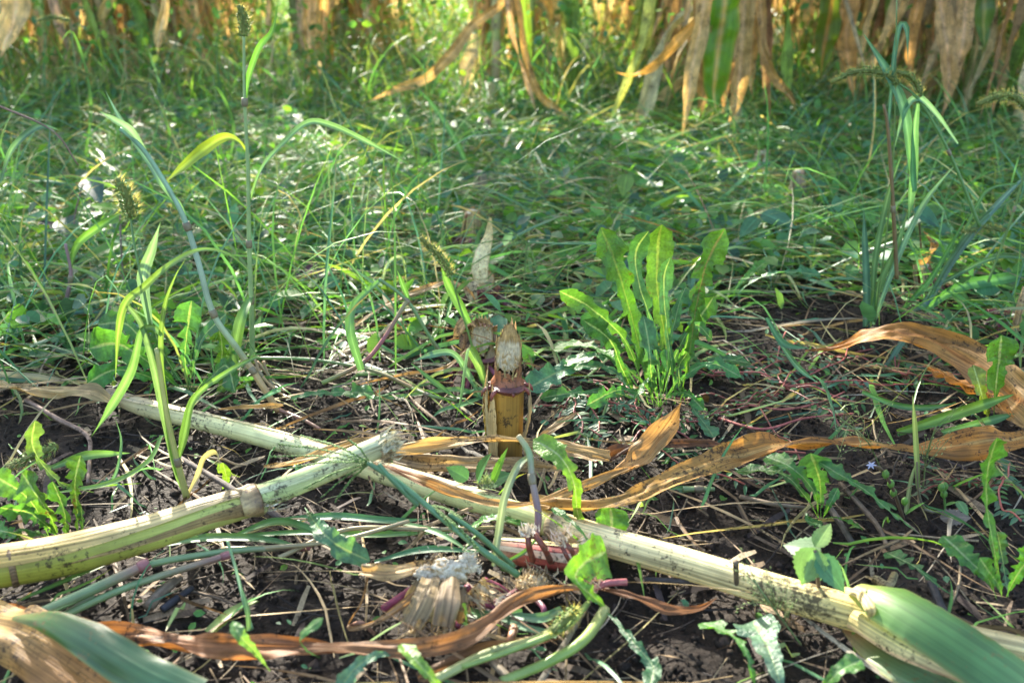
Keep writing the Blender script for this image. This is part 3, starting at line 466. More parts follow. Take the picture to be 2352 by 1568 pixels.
# ---------------- stumps
def stump(base, toppx, wpx, name, label, h_low=.55, tan_=(.42, .3, .1), red=(.28, .09, .04), nodes=(.52,), roots=0, dirs=None, facing=1., pithcol=(.58, .47, .28), sheath=True, slope=2.3, lean=(0, 0)):
    B = G(*base); Tp = D(toppx[0], toppx[1], B[1]); H = Tp[2]+.0; r = wpx*depth(B)/FPX/2; Bz = float(gz(B[0], B[1]))-.008; dx = Tp[0]-B[0]
    th = thing(name, label, 'corn stump', (B[0], B[1], Bz)); hl = H*h_low; n = 30; seg = 28; sl = (H-hl)/(2*r*.95)
    def ztop(a): return min(H*(.94+.1*float(vnoise(a*3+H*33, 3, 1.))), hl+(1+math.sin(a))*r*sl*(.8+.2*math.sin(a))+r*(.9*float(vnoise(math.cos(a)*1.6+H*90, math.sin(a)*1.6, 1.))+.5*float(vnoise(a*6+H*70, 7, 1.))))
    def P3(a, k, rr): 
        z = k; return [B[0]+dx*z/H+lean[0]*z+math.cos(a)*rr, B[1]+lean[1]*z+math.sin(a)*rr, z]
    def body(mb):
        V = []; C = []; UV = []
        for i in range(n+1):
            for j in range(seg):
                a = j/seg*2*math.pi; zt = ztop(a); z = Bz+(zt-Bz)*i/n; rr = r*(1.04-.1*(z/H))*(1-.17*float(bool(nodes) and z > max(nodes or (0,))*H+.004))
                for nd_ in nodes: rr *= 1+.07*math.exp(-((z-nd_*H)/.004)**2)
                V.append(P3(a, z, rr*(1+.02*math.cos(9*a)))); kk = 0
                for nd_ in nodes:
                    if z > nd_*H: kk = 1
                f = (z/H-max(nodes))/(1-max(nodes)) if kk and nodes else 0
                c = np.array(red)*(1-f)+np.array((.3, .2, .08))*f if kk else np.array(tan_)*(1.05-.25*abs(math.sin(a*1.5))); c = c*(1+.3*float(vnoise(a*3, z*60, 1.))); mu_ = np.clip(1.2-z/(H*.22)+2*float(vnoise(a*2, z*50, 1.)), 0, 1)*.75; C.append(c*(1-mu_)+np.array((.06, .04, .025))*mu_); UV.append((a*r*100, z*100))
        mb.add(V, [(i*seg+j, i*seg+(j+1) % seg, (i+1)*seg+(j+1) % seg, (i+1)*seg+j) for i in range(n) for j in range(seg)], C, UV)
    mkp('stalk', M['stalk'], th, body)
    def pith(mb):
        V = []; C = []; UV = []; m = 12
        for i in range(m+1):
            for j in range(seg):
                a = j/seg*2*math.pi; q = i/m; zc = hl+r*sl; z = zc+(ztop(a)-zc)*q*.93-.002*(1-q)-.0035*(1-q*q)+.006*float(vnoise(q*2.2*math.cos(a)+H*50, q*3.4*math.sin(a), 1., 5))+.003*float(vnoise(q*6*math.cos(a), q*9*math.sin(a), 1., 6)); rr = r*.76*q
                V.append(P3(a, z, rr)); nn = float(vnoise(q*5*math.cos(a)+3, q*8*math.sin(a), 1.2, 8)); c = np.array(pithcol)*(1+.3*nn) if q < .88 else np.array((.4, .28, .13))
                if nn > .2 or z > H*.87: c = np.array((.42, .27, .1))*(1+nn*.5)
                C.append(c); UV.append((math.cos(a)*q*r*100, math.sin(a)*q*r*100))
        mb.add(V, [(i*seg+j, i*seg+(j+1) % seg, (i+1)*seg+(j+1) % seg, (i+1)*seg+j) for i in range(m) for j in range(seg)], C, UV)
    mkp('pith', M['pith'], th, pith, 'white pith showing in the slanting cut')
    def spl_(mb):
        for k in range(46):
            a = random.uniform(0, 6.28); z = ztop(a); p = np.array(P3(a, z-.004, r*.8)); s_ = np.array([-math.sin(a), math.cos(a), 0])*random.uniform(.0006, .002); l = random.uniform(.004, .012); c = rc((.42, .3, .14), .3)
            mb.add([p-s_, p+s_, p+s_*.2+[random.gauss(0, .0012), random.gauss(0, .0012), l]], [(0, 1, 2)], c)
    mkp('splinters', M['sheath'], th, spl_)
    for nd_ in nodes:
        z = nd_*H; c = np.array(P3(0, z, 0))
        def nb(mb):
            tube(mb, [c-[0, 0, .0035], c, c+[0, 0, .003]], [r*1.0, r*1.24, r*.98], (.12, .035, .03), nseg=40, ns=10, wob=.16, cap=False)
            for k in range(9):
                a = k/9*6.28+random.uniform(-.2, .2); d = np.array([math.cos(a), math.sin(a), 0]); l = random.uniform(.004, .011)
                tube(mb, [c+d*r*.95, c+d*(r+l*.7)-[0, 0, l*.2], c+d*(r+l)-[0, 0, l*.8]], [.0022, .002, .0007], (.2, .05, .035), nseg=6, ns=5)
        mkp('node', M['root'], th, nb)
    if sheath:
        for k in range(7):
            def sh(mb):
                a = math.pi*(1.16+random.uniform(-.25, .2)) if k < 6 else random.uniform(-.6, .3); z0 = random.uniform(0, .25)*H; z1 = random.uniform(.45, .78)*H; rr = r*random.uniform(1.08, 1.2)
                pp = [P3(a, z0, rr), P3(a+random.uniform(-.1, .1), (z0+z1)/2, rr*random.uniform(1.02, 1.3)), P3(a+random.uniform(-.2, .2), z1, rr*1.1)]
                ribbon(mb, pp, [r*.9, r*.8, r*.25], nrm=(math.cos(a), math.sin(a), 0), nu=5, ns=20, curl=.3, wave=.1, col=rc((.42, .31, .15)), jag=.12)
            mkp('sheath', M['sheath'], th, sh)
    for k in range(roots):
        a = -math.pi/2+(k-(roots-1)/2)*(4.6/max(1, roots))+random.uniform(-.12, .12); d = np.array([math.cos(a), math.sin(a), 0]); z = H*random.uniform(.2, .3); c = np.array([B[0], B[1], 0]); rr = random.uniform(.0018, .003); o = random.uniform(.9, 1.4)
        e = c+d*(r+.022*o); e[2] = float(gz(e[0], e[1]))-.006
        mkp('brace_root', M['root'], th, lambda mb: tube(mb, [c+d*r*.8+[0, 0, z], c+d*(r+.008*o)+[0, 0, z*.75], e], [rr, rr, rr*.85], rc((.17, .035, .06), .3), nseg=7, ns=10, wob=.06))
    return th
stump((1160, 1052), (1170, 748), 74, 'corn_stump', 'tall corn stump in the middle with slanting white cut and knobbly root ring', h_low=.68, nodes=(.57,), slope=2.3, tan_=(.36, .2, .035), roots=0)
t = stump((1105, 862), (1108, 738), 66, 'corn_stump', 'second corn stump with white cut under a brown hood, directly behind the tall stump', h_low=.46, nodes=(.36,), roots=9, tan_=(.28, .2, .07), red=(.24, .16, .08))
def hood(mb):
    B = G(1105, 862)
    for k in range(6):
        P = [D(1068+k*12, 800-k*2, B[1]+.01), D(1066+k*13, 760, B[1]+.02), D(1078+k*11, 738+abs(k-2)*3, B[1]+.012), D(1086+k*9, 752, B[1]-.002)]; ribbon(mb, P, [.012, .012, .01, .005], nrm=(0, -1, 0), nu=4, ns=16, curl=.4, wave=.3, col=rc((.28, .17, .09)), jag=.1)
    P = [D(1090, 745, B[1]), D(1066, 740, B[1]-.01), D(1052, 760, B[1]-.02), D(1040, 780, B[1]-.02)]; ribbon(mb, P, [.008, .012, .01, .004], nu=4, ns=16, col=(.4, .24, .1), wave=.3)
mkp('hood', M['sheath'], t, hood)
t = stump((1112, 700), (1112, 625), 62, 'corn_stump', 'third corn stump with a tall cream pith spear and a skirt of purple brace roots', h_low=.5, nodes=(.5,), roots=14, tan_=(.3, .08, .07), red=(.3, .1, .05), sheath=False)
def spear(mb):
    B = G(1112, 700); P = [D(1106, 650, B[1]-.01), D(1102, 620, B[1]-.012), D(1110, 580, B[1]-.01), D(1122, 545, B[1]-.005), D(1126, 500, B[1])]; ribbon(mb, P, PX(P, [38, 46, 42, 26, 8]), nrm=(0, -1, .1), nu=8, ns=30, curl=.6, col=[(.9, .76, .44), (.92, .8, .48), (.9, .78, .46), (.75, .6, .3), (.5, .36, .14)], point=False, edge=(.4, .25, .1))
mkp('pith_spear', M['pith'], t, spear)
def flap(mb):
    B = G(1100, 715); P = [D(1088, 640, B[1]), D(1080, 665, B[1]-.01), D(1090, 700, B[1]-.015)]; ribbon(mb, P, [.014, .016, .01], nrm=(0, -1, 0), nu=5, ns=12, col=(.5, .38, .2), point=False, jag=.1)
mkp('leaf_flap', M['sheath'], t, flap)
def sheathstump(base, top, wpx, label, col, roots=5, flare=1.5):
    B = G(*base); Tp = D(top[0], top[1], B[1]); Bz = float(gz(B[0], B[1])); r = wpx*depth(B)/FPX/2; th = thing('corn_stump', label, 'corn stump', (B[0], B[1], Bz)); H = Tp[2]; dx = Tp[0]-B[0]; b = np.array([B[0], B[1], Bz-.005])
    mkp('stalk', M['stalk'], th, lambda mb: tube(mb, [b, b+[dx*.5, 0, H*.5], b+[dx*.9, 0, H*.9]], [r*.95, r*.9, r*.85], (.26, .08, .04), nseg=14, ns=10))
    def sh(mb):
        for k in range(9):
            a = k/9*6.28+random.uniform(-.2, .2); d = np.array([math.cos(a), math.sin(a), 0]); P = [b+d*r*flare+[0, 0, H*random.uniform(.0, .25)], b+d*r*1.25+[dx*.5, 0, H*.5], b+d*r*.95+[dx, 0, H*random.uniform(.85, 1.02)]]; ribbon(mb, P, [r*.9, r*.9, r*.6], nrm=d, nu=5, ns=16, curl=.4, wave=.08, col=rc(col), point=False, jag=.1)
    mkp('sheath', M['sheath'], th, sh)
    mkp('pith', M['pith'], th, lambda mb: tube(mb, [b+[dx*.9, 0, H*.88], b+[dx*.96, 0, H*.96]], [r*.8, r*.6], (.68, .6, .44), nseg=12, ns=5, wob=.1))
    for k in range(roots):
        a = -math.pi/2+(k-(roots-1)/2)*.6; d = np.array([math.cos(a), math.sin(a), 0]); mkp('brace_root', M['root'], th, lambda mb: tube(mb, [b+d*r*.8+[0, 0, .025], b+d*(r+.01)+[0, 0, .018], b+d*(r+.03)-[0, 0, .003]], [.0028, .0026, .002], rc((.18, .035, .05), .3), nseg=6, ns=8))
sheathstump((1082, 575), (1085, 480), 38, 'fourth corn stump, flared tan sheath over a red base, behind the cream spear stump', (.48, .34, .15))
sheathstump((1102, 450), (1104, 388), 26, 'small whitish broken corn stump far back in line with the middle stumps', (.55, .42, .28), 3)
sheathstump((1120, 315), (1119, 262), 16, 'tiny grey tan corn stump farthest back, in front of the lone pale stalk', (.48, .36, .22), 2)
sheathstump((1740, 405), (1752, 340), 34, 'pale broken corn stump with white lit shreds in the grass below the broad green leaf', (.6, .48, .32), 5)
sheathstump((1828, 470), (1836, 385), 30, 'grey brown leaning corn stump with red roots, right of the pale broken one', (.42, .32, .22), 6, 2.)
sheathstump((2135, 665), (2120, 590), 40, 'corn stump wrapped in a yellow tan curled leaf behind the arched golden leaf', (.52, .4, .22), 4)
sheathstump((2305, 740), (2335, 690), 44, 'low corn stump with purple roots at the right edge', (.4, .26, .18), 9)
sheathstump((560, 300), (556, 262), 20, 'small broken corn stump with pinkish base deep in the grass at the left', (.5, .36, .26), 4)
sheathstump((1975, 600), (1985, 560), 36, 'low dark red rooted corn stump beside the teal grass clump', (.3, .2, .12), 8)
# toppled stump in front
t = thing('toppled_corn_stump', 'uprooted corn stump at the front with white frayed pith and tan hanging husk', 'corn stump', gl(G(1010, 1400)))
e = Lp((1020, 1315, 4.2))[0]
def pw(mb):
    blob(mb, e+[.004, 0, .001], .0135, .008, .0075, .24, (.72, .64, .48), seed=3, dark=(.5, .38, .22)); blob(mb, e+[.016, .003, .004], .007, .006, .006, .35, (.72, .64, .48), seed=9); blob(mb, e+[-.012, 0, -.001], .007, .006, .005, .35, (.7, .6, .44), seed=5)
    fibres(mb, e, (.1, -.2, .9), 300, .0035, .6, (.74, .66, .5), th=.0003, rad=.015); fibres(mb, e+[.018, .004, .006], (.8, -.1, .6), 100, .005, .5, (.74, .66, .5), th=.0003, rad=.007)
mkp('pith', M['pith'], t, pw)
def hk(mb):
    for a, b, c_ in [((990, 1322, 4.6), (975, 1375, 4.6), (945, 1436, 3.4)), ((1036, 1330, 4.7), (1028, 1380, 4.8), (1016, 1438, 3.6)), ((1000, 1325, 4.2), (985, 1380, 3), (950, 1432, 1.2)), ((1030, 1335, 4.2), (1022, 1390, 3.2), (1005, 1440, 1.2)), ((980, 1330, 4), (960, 1370, 3), (935, 1415, 1.4)), ((1050, 1345, 3.8), (1048, 1390, 2.8), (1040, 1425, 1.2))]:
        P = Lp(a, b, c_); ribbon(mb, P, PX(P, [44, 64, 58]), nrm=(0, -.8, .5), nu=10, ns=26, curl=.35, wave=.06, crump=.35, col=rc((.38, .27, .14)), point=False, jag=.05, cv=.35); fibres(mb, P[-1], P[-1]-P[-2], 14, .007, .3, (.4, .28, .15), rad=.01)
    fibres(mb, Lp((1085, 1350, 3))[0], (.6, -.3, -.6), 60, .02, .35, (.5, .38, .22), rad=.008)
mkp('husk', M['sheath'], t, hk)
for P, w_ in [(Lp((985, 1318, 3.6), (950, 1350, 2.8), (880, 1398, 1)), 18), (Lp((1070, 1345, 3), (1095, 1378, 2), (1140, 1392, 2)), 20), (Lp((1050, 1360, 2.4), (1062, 1400, 1.4), (1050, 1440, .8)), 16), (Lp((1110, 1330, 2), (1150, 1350, 1.6), (1180, 1380, .6)), 14)]:
    mkp('brace_root', M['root'], t, lambda mb: tube(mb, P, PX(P, w_)/2, rc((.26, .05, .09)), nseg=9, ns=16, wob=.08))
mkp('root_end', M['pith'], t, lambda mb: fibres(mb, Lp((1140, 1392, 2))[0], (1, -.1, 0), 60, .01, .4, (.5, .42, .34), rad=.005))
# split red stump lying
t = thing('split_corn_stump', 'split corn stump lying under the long stalk, dark red roots bent over it', 'corn stump', gl(G(1230, 1290)))
P = Lp((1135, 1258, 2), (1200, 1268, 2), (1270, 1278, 2.2), (1330, 1280, 2.4)); 
def spl(mb): 
    tube(mb, P, PX(P, [50, 62, 64, 58])/2, [(.4, .3, .15), (.34, .1, .07), (.32, .06, .05), (.4, .16, .1)], nseg=22, ns=30, wob=.03); tube(mb, P, PX(P, [54, 66, 68, 62])/2, (.48, .4, .16), nseg=12, ns=30, a0=-60, a1=10); tube(mb, P, PX(P, [53, 65, 67, 61])/2, [(.6, .48, .3), (.66, .52, .34), (.66, .5, .34), (.7, .6, .44)], nseg=8, ns=30, a0=[40, 40, 42, 44], a1=[60, 62, 72, 90], wob=.03)
mkp('stalk', M['stalk'], t, spl)
mkp('torn_fibres', M['pith'], t, lambda mb: fibres(mb, P[-1]+[.004, -.004, .006], (1, -.2, .5), 200, .009, .5, (.75, .66, .5), th=.0004, rad=.011))
for q, w_ in [(Lp((1212, 1225, 5), (1216, 1260, 4), (1228, 1298, 1.2)), 15), (Lp((1224, 1222, 5), (1250, 1258, 4.4), (1272, 1306, 1)), 15), (Lp((1290, 1240, 4.8), (1312, 1262, 4.4), (1322, 1286, 3)), 12), (Lp((1286, 1242, 4.8), (1302, 1278, 4), (1310, 1290, 2)), 10)]:
    mkp('brace_root', M['root'], t, lambda mb: tube(mb, q, PX(q, w_)/2, rc((.16, .04, .025)), nseg=8, ns=14, wob=.08))
mkp('root_cap', M['pith'], t, lambda mb: (fibres(mb, Lp((1214, 1222, 5.2))[0], (-.2, 0, 1), 50, .007, .5, (.7, .62, .5), rad=.006), fibres(mb, Lp((1288, 1240, 5))[0], (-.3, 0, 1), 60, .009, .5, (.72, .6, .48), rad=.007)))
t = thing('cut_corn_root', 'small frayed tuft of cream pith on the soil below the split red stump', 'corn stump', gl(G(1225, 1345)))
mkp('pith', M['pith'], t, lambda mb: (fibres(mb, Lp((1224, 1342, 1.2))[0], (0, -.1, 1), 260, .009, .3, (.72, .6, .4), th=.0006, rad=.011), blob(mb, Lp((1224, 1342, 1.2))[0], .012, .007, .006, .3, (.66, .54, .36), seed=21)))
for q, w_, c in [(Lp((1260, 1350, 1), (1290, 1352, 1.8), (1330, 1346, 1.2)), 18, (.26, .22, .07)), (Lp((1190, 1355, 1), (1160, 1372, 1.2), (1130, 1385, .5)), 14, (.16, .04, .05)), (Lp((1230, 1375, 1.2), (1250, 1400, 1.2), (1240, 1430, .4)), 14, (.2, .05, .09)), (Lp((1180, 1440, 1.4), (1174, 1465, 1.4), (1165, 1490, .8)), 20, (.34, .16, .08)), (Lp((1270, 1400, 1.), (1300, 1420, .8)), 10, (.15, .04, .05))]:
    mkp('brace_root', M['root'], t, lambda mb: tube(mb, q, PX(q, w_)/2, c, nseg=9, ns=12, wob=.08))
t = thing('root_stub', 'short pink purple root stub poking right beside the lit dandelion leaf', 'root', gl(G(1400, 1350)))
q = Lp((1350, 1358, 2.6), (1390, 1340, 3.2), (1438, 1336, 3)); mkp('root', M['root'], t, lambda mb: tube(mb, q, PX(q, [14, 16, 18])/2, (.36, .1, .1), nseg=10, ns=14, wob=.08)); mkp('frayed_end', M['pith'], t, lambda mb: fibres(mb, q[0]+[0, 0, .004], (-.4, .1, 1), 60, .01, .5, (.65, .4, .25), rad=.01))
# ---------------- dandelions
def dandelion(base, label, leaves, z0=0.):
    B = G(*base); B[2] = float(gz(B[0], B[1])); th = thing('dandelion', label, 'dandelion', B); b = G(*base)
    for kind, pts, wpx, *o in leaves:
        o = o[0] if o else {}; c = o.pop('c', rc(random.choice([(.06, .17, .03), (.07, .2, .035), (.05, .16, .04)])))
        if kind == 'u': P = np.array([D(p[0], p[1], b[1]+(p[2] if len(p) > 2 else 0)) for p in pts]); P[:, 2] = np.maximum(P[:, 2], .003)
        else: P = Lp(*pts)
        a = dict(nrm=(0, -.8, .55) if kind == 'u' else (0, -.45, .9), nl=random.choice([5, 6, 7]), lobe=.5, col=c, pet=.1, tw=[random.uniform(-15, 15), random.uniform(-25, 25), random.uniform(-15, 15)]); a.update(o)
        mkp('leaf', M['dand'], th, lambda mb: dleaf(mb, P, PX(P, wpx), **a))
    return th
dandelion((1505, 935), 'large upright bright green dandelion clump right of centre, its left leaf the tallest', [
    ('u', [(1500, 935), (1470, 800), (1440, 690), (1412, 600), (1380, 522)], 80, dict(lobe=.5, c=(.05, .145, .02), nl=8, pet=.1, rib=(.1, .18, .04))),
    ('u', [(1520, 935), (1500, 760, .03), (1470, 660, .04), (1460, 580, .05), (1490, 530, .04)], 56, dict(c=(.045, .14, .05), lobe=.6)),
    ('u', [(1530, 935), (1530, 800, .05), (1510, 660, .07), (1512, 560, .08), (1520, 515, .07)], 84, dict(lobe=.45, c=(.06, .15, .025), rib=(.14, .22, .06))),
    ('u', [(1560, 945), (1585, 800), (1600, 700), (1625, 600), (1665, 525)], 74, dict(lobe=.62, c=(.048, .14, .02), nl=8, rib=(.12, .14, .05))),
    ('u', [(1550, 945), (1545, 850, -.03), (1530, 740, -.03), (1525, 640, -.02), (1540, 590, -.02)], 50, dict(c=(.05, .15, .055), lobe=.65)),
    ('u', [(1545, 940), (1560, 850, .03), (1590, 760, .04), (1640, 680, .04)], 60, {}),
    ('u', [(1490, 930), (1440, 790, 0), (1360, 710, -.01), (1285, 668, -.03)], 56, dict(lobe=.6)),
    ('l', [(1480, 910, 2), (1420, 830, 5), (1350, 795, 5), (1262, 800, 3)], 62, dict(lobe=.55)),
    ('l', [(1480, 925, 1.5), (1400, 850, 3.4), (1310, 845, 3.6), (1205, 895, 2.6)], 74, dict(c=(.07, .2, .09), lobe=.5)),
    ('u', [(1470, 930), (1430, 850, -.02), (1400, 780, -.03), (1340, 735, -.05)], 56, {}),
    ('u', [(1500, 930), (1495, 850, -.05), (1490, 790, -.05), (1478, 725, -.04)], 52, dict(c=(.06, .17, .06))),
    ('u', [(1575, 940), (1562, 880, -.03), (1560, 840, -.03), (1580, 808, -.035)], 40, dict(lobe=.7)),
    ('l', [(1585, 925, 2), (1600, 950, 2.5), (1620, 975, 2), (1640, 1005, 1.6)], 54, dict(c=(.08, .2, .08)))])
dandelion((1362, 1262), 'dandelion at centre front with one tall sunlit leaf leaning left over the long stalk', [
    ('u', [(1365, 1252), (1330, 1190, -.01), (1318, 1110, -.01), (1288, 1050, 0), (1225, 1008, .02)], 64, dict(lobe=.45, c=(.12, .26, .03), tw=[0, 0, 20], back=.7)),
    ('u', [(1400, 1268), (1400, 1245, -.01), (1405, 1210, -.01), (1402, 1165, 0)], 92, dict(lobe=.12, nl=3, c=(.08, .22, .03), pet=.01)),
    ('l', [(1372, 1268, 3), (1330, 1215, 5), (1300, 1190, 5), (1268, 1165, 5)], 26, dict(lobe=.3))])
dandelion((1370, 1395), 'dandelion leaf pair lit yellow green over the root stub', [
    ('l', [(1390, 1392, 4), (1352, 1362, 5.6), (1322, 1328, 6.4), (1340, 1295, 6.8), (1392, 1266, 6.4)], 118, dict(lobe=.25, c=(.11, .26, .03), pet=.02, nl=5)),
    ('l', [(1375, 1395, 2), (1410, 1420, 2.4), (1460, 1480, 2.4), (1500, 1530, 2), (1490, 1580, 2)], 46, dict(c=(.06, .17, .07), lobe=.5))])
dandelion((1888, 1195), 'low spreading dandelion right of centre front with long toothed leaf reaching right', [
    ('l', [(1880, 1190, 1), (1850, 1140, 3), (1790, 1085, 4.2), (1685, 1082, 3.4)], 58, dict(lobe=.45)),
    ('l', [(1880, 1190, 1), (1870, 1130, 3.6), (1820, 1075, 5.4), (1760, 1048, 5)], 60, dict(lobe=.35)),
    ('u', [(1885, 1190), (1885, 1130, 0), (1880, 1090, -.01), (1862, 1040, -.02)], 84, dict(lobe=.65, c=(.07, .2, .06))),
    ('l', [(2110, 1225, 2), (2040, 1170, 4), (1980, 1120, 5), (1920, 1085, 6), (1880, 1060, 6.4)], 72, dict(lobe=.6, c=(.06, .18, .04), nl=7)),
    ('l', [(1888, 1195, 1), (1870, 1200, 1.6), (1850, 1195, 2)], 54, dict(lobe=.3)),
    ('l', [(1890, 1190, 1), (1925, 1190, 2), (1980, 1215, 1)], 44, {}),
    ('l', [(1890, 1190, 1), (1905, 1160, 3), (1925, 1120, 4)], 26, dict(lobe=.3))])
dandelion((2305, 1378), 'tall toothed dandelion at the right edge with one leaf standing straight up', [
    ('u', [(2300, 1375), (2285, 1270, 0), (2268, 1170, .01), (2268, 1080, .01), (2290, 1005, 0)], 88, dict(lobe=.55, c=(.07, .21, .03), nl=8)),
    ('l', [(2290, 1378, 1), (2270, 1330, 3), (2230, 1290, 4.4), (2165, 1230, 5)], 74, dict(lobe=.25, c=(.06, .18, .03))),
    ('l', [(2200, 1375, 1.4), (2150, 1340, 2.2), (2100, 1300, 2.6), (2035, 1268, 2)], 54, dict(lobe=.7)),
    ('u', [(2310, 1378), (2330, 1330, 0), (2350, 1300, 0), (2385, 1255, 0)], 80, dict(lobe=.4)),
    ('u', [(2300, 1378), (2295, 1345, -.02), (2270, 1310, -.03), (2250, 1280, -.03)], 48, {}),
    ('u', [(2315, 1378), (2310, 1330, .02), (2300, 1270, .03), (2290, 1220, .03)], 46, dict(c=(.07, .17, .06)))])
dandelion((2285, 980), 'dandelion standing against the arched golden leaf at the right, broad lobed top', [
    ('u', [(2282, 978), (2285, 920, 0), (2292, 850, 0), (2300, 770, 0)], 92, dict(lobe=.6, nl=3, pet=.3, c=(.06, .18, .02))),
    ('u', [(2275, 978), (2262, 930, -.01), (2248, 880, -.01), (2235, 838, 0)], 46, dict(lobe=.3, c=(.13, .2, .03)))])
dandelion((110, 1245), 'bright dandelion at the left front rising behind the snapped stalk', [
    ('u', [(115, 1240), (90, 1180, 0), (50, 1130, .0), (-20, 1090, 0)], 80, dict(lobe=.4, c=(.07, .18, .04))),
    ('u', [(135, 1238), (115, 1185, -.01), (80, 1130, -.01), (50, 1085, 0)], 76, dict(lobe=.6, c=(.075, .18, .03))),
    ('u', [(175, 1240), (178, 1180, 0), (172, 1110, 0), (185, 1045, 0)], 62, dict(lobe=.5, c=(.07, .17, .03))),
    ('u', [(215, 1130, .03), (150, 1115, .02), (100, 1070, .02), (74, 1020, .02), (80, 965, .02)], 52, dict(lobe=.6, c=(.09, .17, .05), nl=7)),
    ('l', [(60, 1245, 2), (30, 1225, 3), (-20, 1215, 3)], 60, {}), ('u', [(140, 1240), (100, 1200, -.02), (60, 1175, -.02), (0, 1165, -.03)], 70, dict(lobe=.5)), ('u', [(150, 1240), (150, 1190, -.02), (140, 1150, -.02), (120, 1105, -.02)], 64, dict(lobe=.6)), ('u', [(130, 1240), (90, 1225, -.03), (50, 1215, -.03), (10, 1235, -.04)], 56, {}),
    ('u', [(190, 1240), (190, 1210, -.01), (186, 1160, -.01)], 40, {})])
dandelion((420, 905), 'wide dandelion rosette behind the long stalk among the foxtail stems at the left', [
    ('u', [(420, 905), (340, 830, -.02), (270, 790, -.02), (205, 800, -.02)], 90, dict(lobe=.4)),
    ('u', [(420, 900), (340, 800, 0), (290, 745, .01), (225, 745, .02)], 70, {}),
    ('u', [(440, 905), (425, 830, 0), (430, 760, 0), (440, 690, 0)], 74, dict(lobe=.65, c=(.05, .16, .05))),
    ('u', [(430, 905), (380, 820, .02), (355, 760, .03), (330, 705, .03)], 70, {}),
    ('u', [(470, 905), (500, 860, 0), (510, 800, 0), (500, 740, 0)], 60, dict(c=(.09, .21, .02))),
    ('u', [(450, 905), (480, 870, -.02), (520, 840, -.03), (540, 900, -.05)], 60, {}),
    ('u', [(400, 905), (330, 860, -.03), (260, 850, -.04), (200, 880, -.06)], 60, {}),
    ('u', [(430, 900), (450, 820, -.02), (470, 770, -.02), (520, 720, -.02)], 50, dict(c=(.05, .15, .06)))])
dandelion((655, 915), 'single flat lobed dandelion leaf on bare soil left of the tall stump', [('l', [(655, 918, 1.5), (720, 905, 2), (790, 900, 2.2), (862, 905, 1.4)], 62, dict(lobe=.6, c=(.07, .2, .06), pet=.04))])
dandelion((1035, 530), 'dark lobed dandelion leaf in the grass left of the fourth stump', [('u', [(1045, 545), (1010, 500, 0), (970, 465, 0), (905, 448, 0)], 54, dict(c=(.05, .18, .03))), ('u', [(1045, 545), (1040, 500, .03), (1060, 470, .03), (1040, 440, .03)], 34, {})])
dandelion((1700, 680), 'dandelion leaf arching flat to the right beside the big dandelion clump', [('l', [(1680, 690, 3), (1730, 645, 6), (1800, 625, 7), (1885, 632, 6)], 52, dict(c=(.06, .19, .08))), ('l', [(1680, 690, 3), (1700, 650, 5), (1760, 600, 6)], 34, {})])
dandelion((2185, 1600), 'dandelion leaf tip at the bottom edge below the ribbed stalk', [('l', [(1880, 1600, 2), (1900, 1570, 3.5), (1930, 1540, 4.5), (1978, 1515, 4.5)], 56, dict(lobe=.2, c=(.07, .18, .04)))])
dandelion((1790, 1600), 'wide pale wrinkled dandelion leaf at the bottom right, flat on the soil', [('l', [(1800, 1600, 1.6), (1785, 1545, 2.4), (1760, 1480, 2.6), (1730, 1425, 1.8)], 110, dict(lobe=.25, c=(.13, .24, .14), pet=.06, nl=4))])
dandelion((1735, 1600), 'dark green drooping dandelion leaf at the bottom right beside the pale wrinkled leaf', [('l', [(1735, 1610, 2), (1725, 1530, 4.5), (1690, 1465, 5), (1612, 1430, 3.6)], 62, dict(lobe=.6))])
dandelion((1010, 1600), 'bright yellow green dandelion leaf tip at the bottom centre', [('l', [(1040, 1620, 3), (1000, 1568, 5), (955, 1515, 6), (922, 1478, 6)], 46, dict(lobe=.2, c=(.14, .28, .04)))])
dandelion((620, 1530), 'short bent yellow green leaf rising through the brown leaf rope', [('l', [(620, 1540, 3), (585, 1495, 5), (552, 1460, 6.5), (535, 1425, 7)], 34, dict(lobe=.15, c=(.12, .25, .07)))])
dandelion((735, 1505), 'small curved green leaf beside the brown leaf rope, right of the short bent one', [('l', [(735, 1510, 3.5), (700, 1490, 5), (690, 1460, 6), (742, 1418, 7)], 30, dict(lobe=.15, c=(.1, .24, .06)))])
dandelion((780, 1590), 'pale serrated leaf lying along the bottom edge left of centre', [('l', [(960, 1510, 3), (880, 1502, 4), (820, 1530, 4), (775, 1590, 3)], 46, dict(lobe=.4, c=(.1, .22, .12)))])
dandelion((715, 1205), 'drooping dandelion leaf in front of the torn stalk end', [('l', [(700, 1165, 3), (735, 1215, 5), (780, 1255, 4.4), (850, 1288, 3)], 62, dict(lobe=.3, c=(.08, .19, .09)))])
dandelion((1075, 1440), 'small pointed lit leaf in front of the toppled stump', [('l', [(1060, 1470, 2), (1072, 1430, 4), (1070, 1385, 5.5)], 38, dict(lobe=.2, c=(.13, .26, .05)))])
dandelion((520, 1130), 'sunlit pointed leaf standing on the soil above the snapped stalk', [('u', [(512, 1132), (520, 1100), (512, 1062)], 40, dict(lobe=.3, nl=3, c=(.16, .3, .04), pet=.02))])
dandelion((1160, 1225), 'smooth curled green leaf under the long stalk left of the ribbed sheath', [('l', [(1250, 1215, 1.2), (1190, 1200, 3), (1130, 1190, 3), (1078, 1212, 1.6)], 34, dict(lobe=.1, c=(.06, .2, .04)))])
bigd = [o for o in bpy.data.objects if o.name == 'dandelion'][0]; b0 = G(1515, 935)
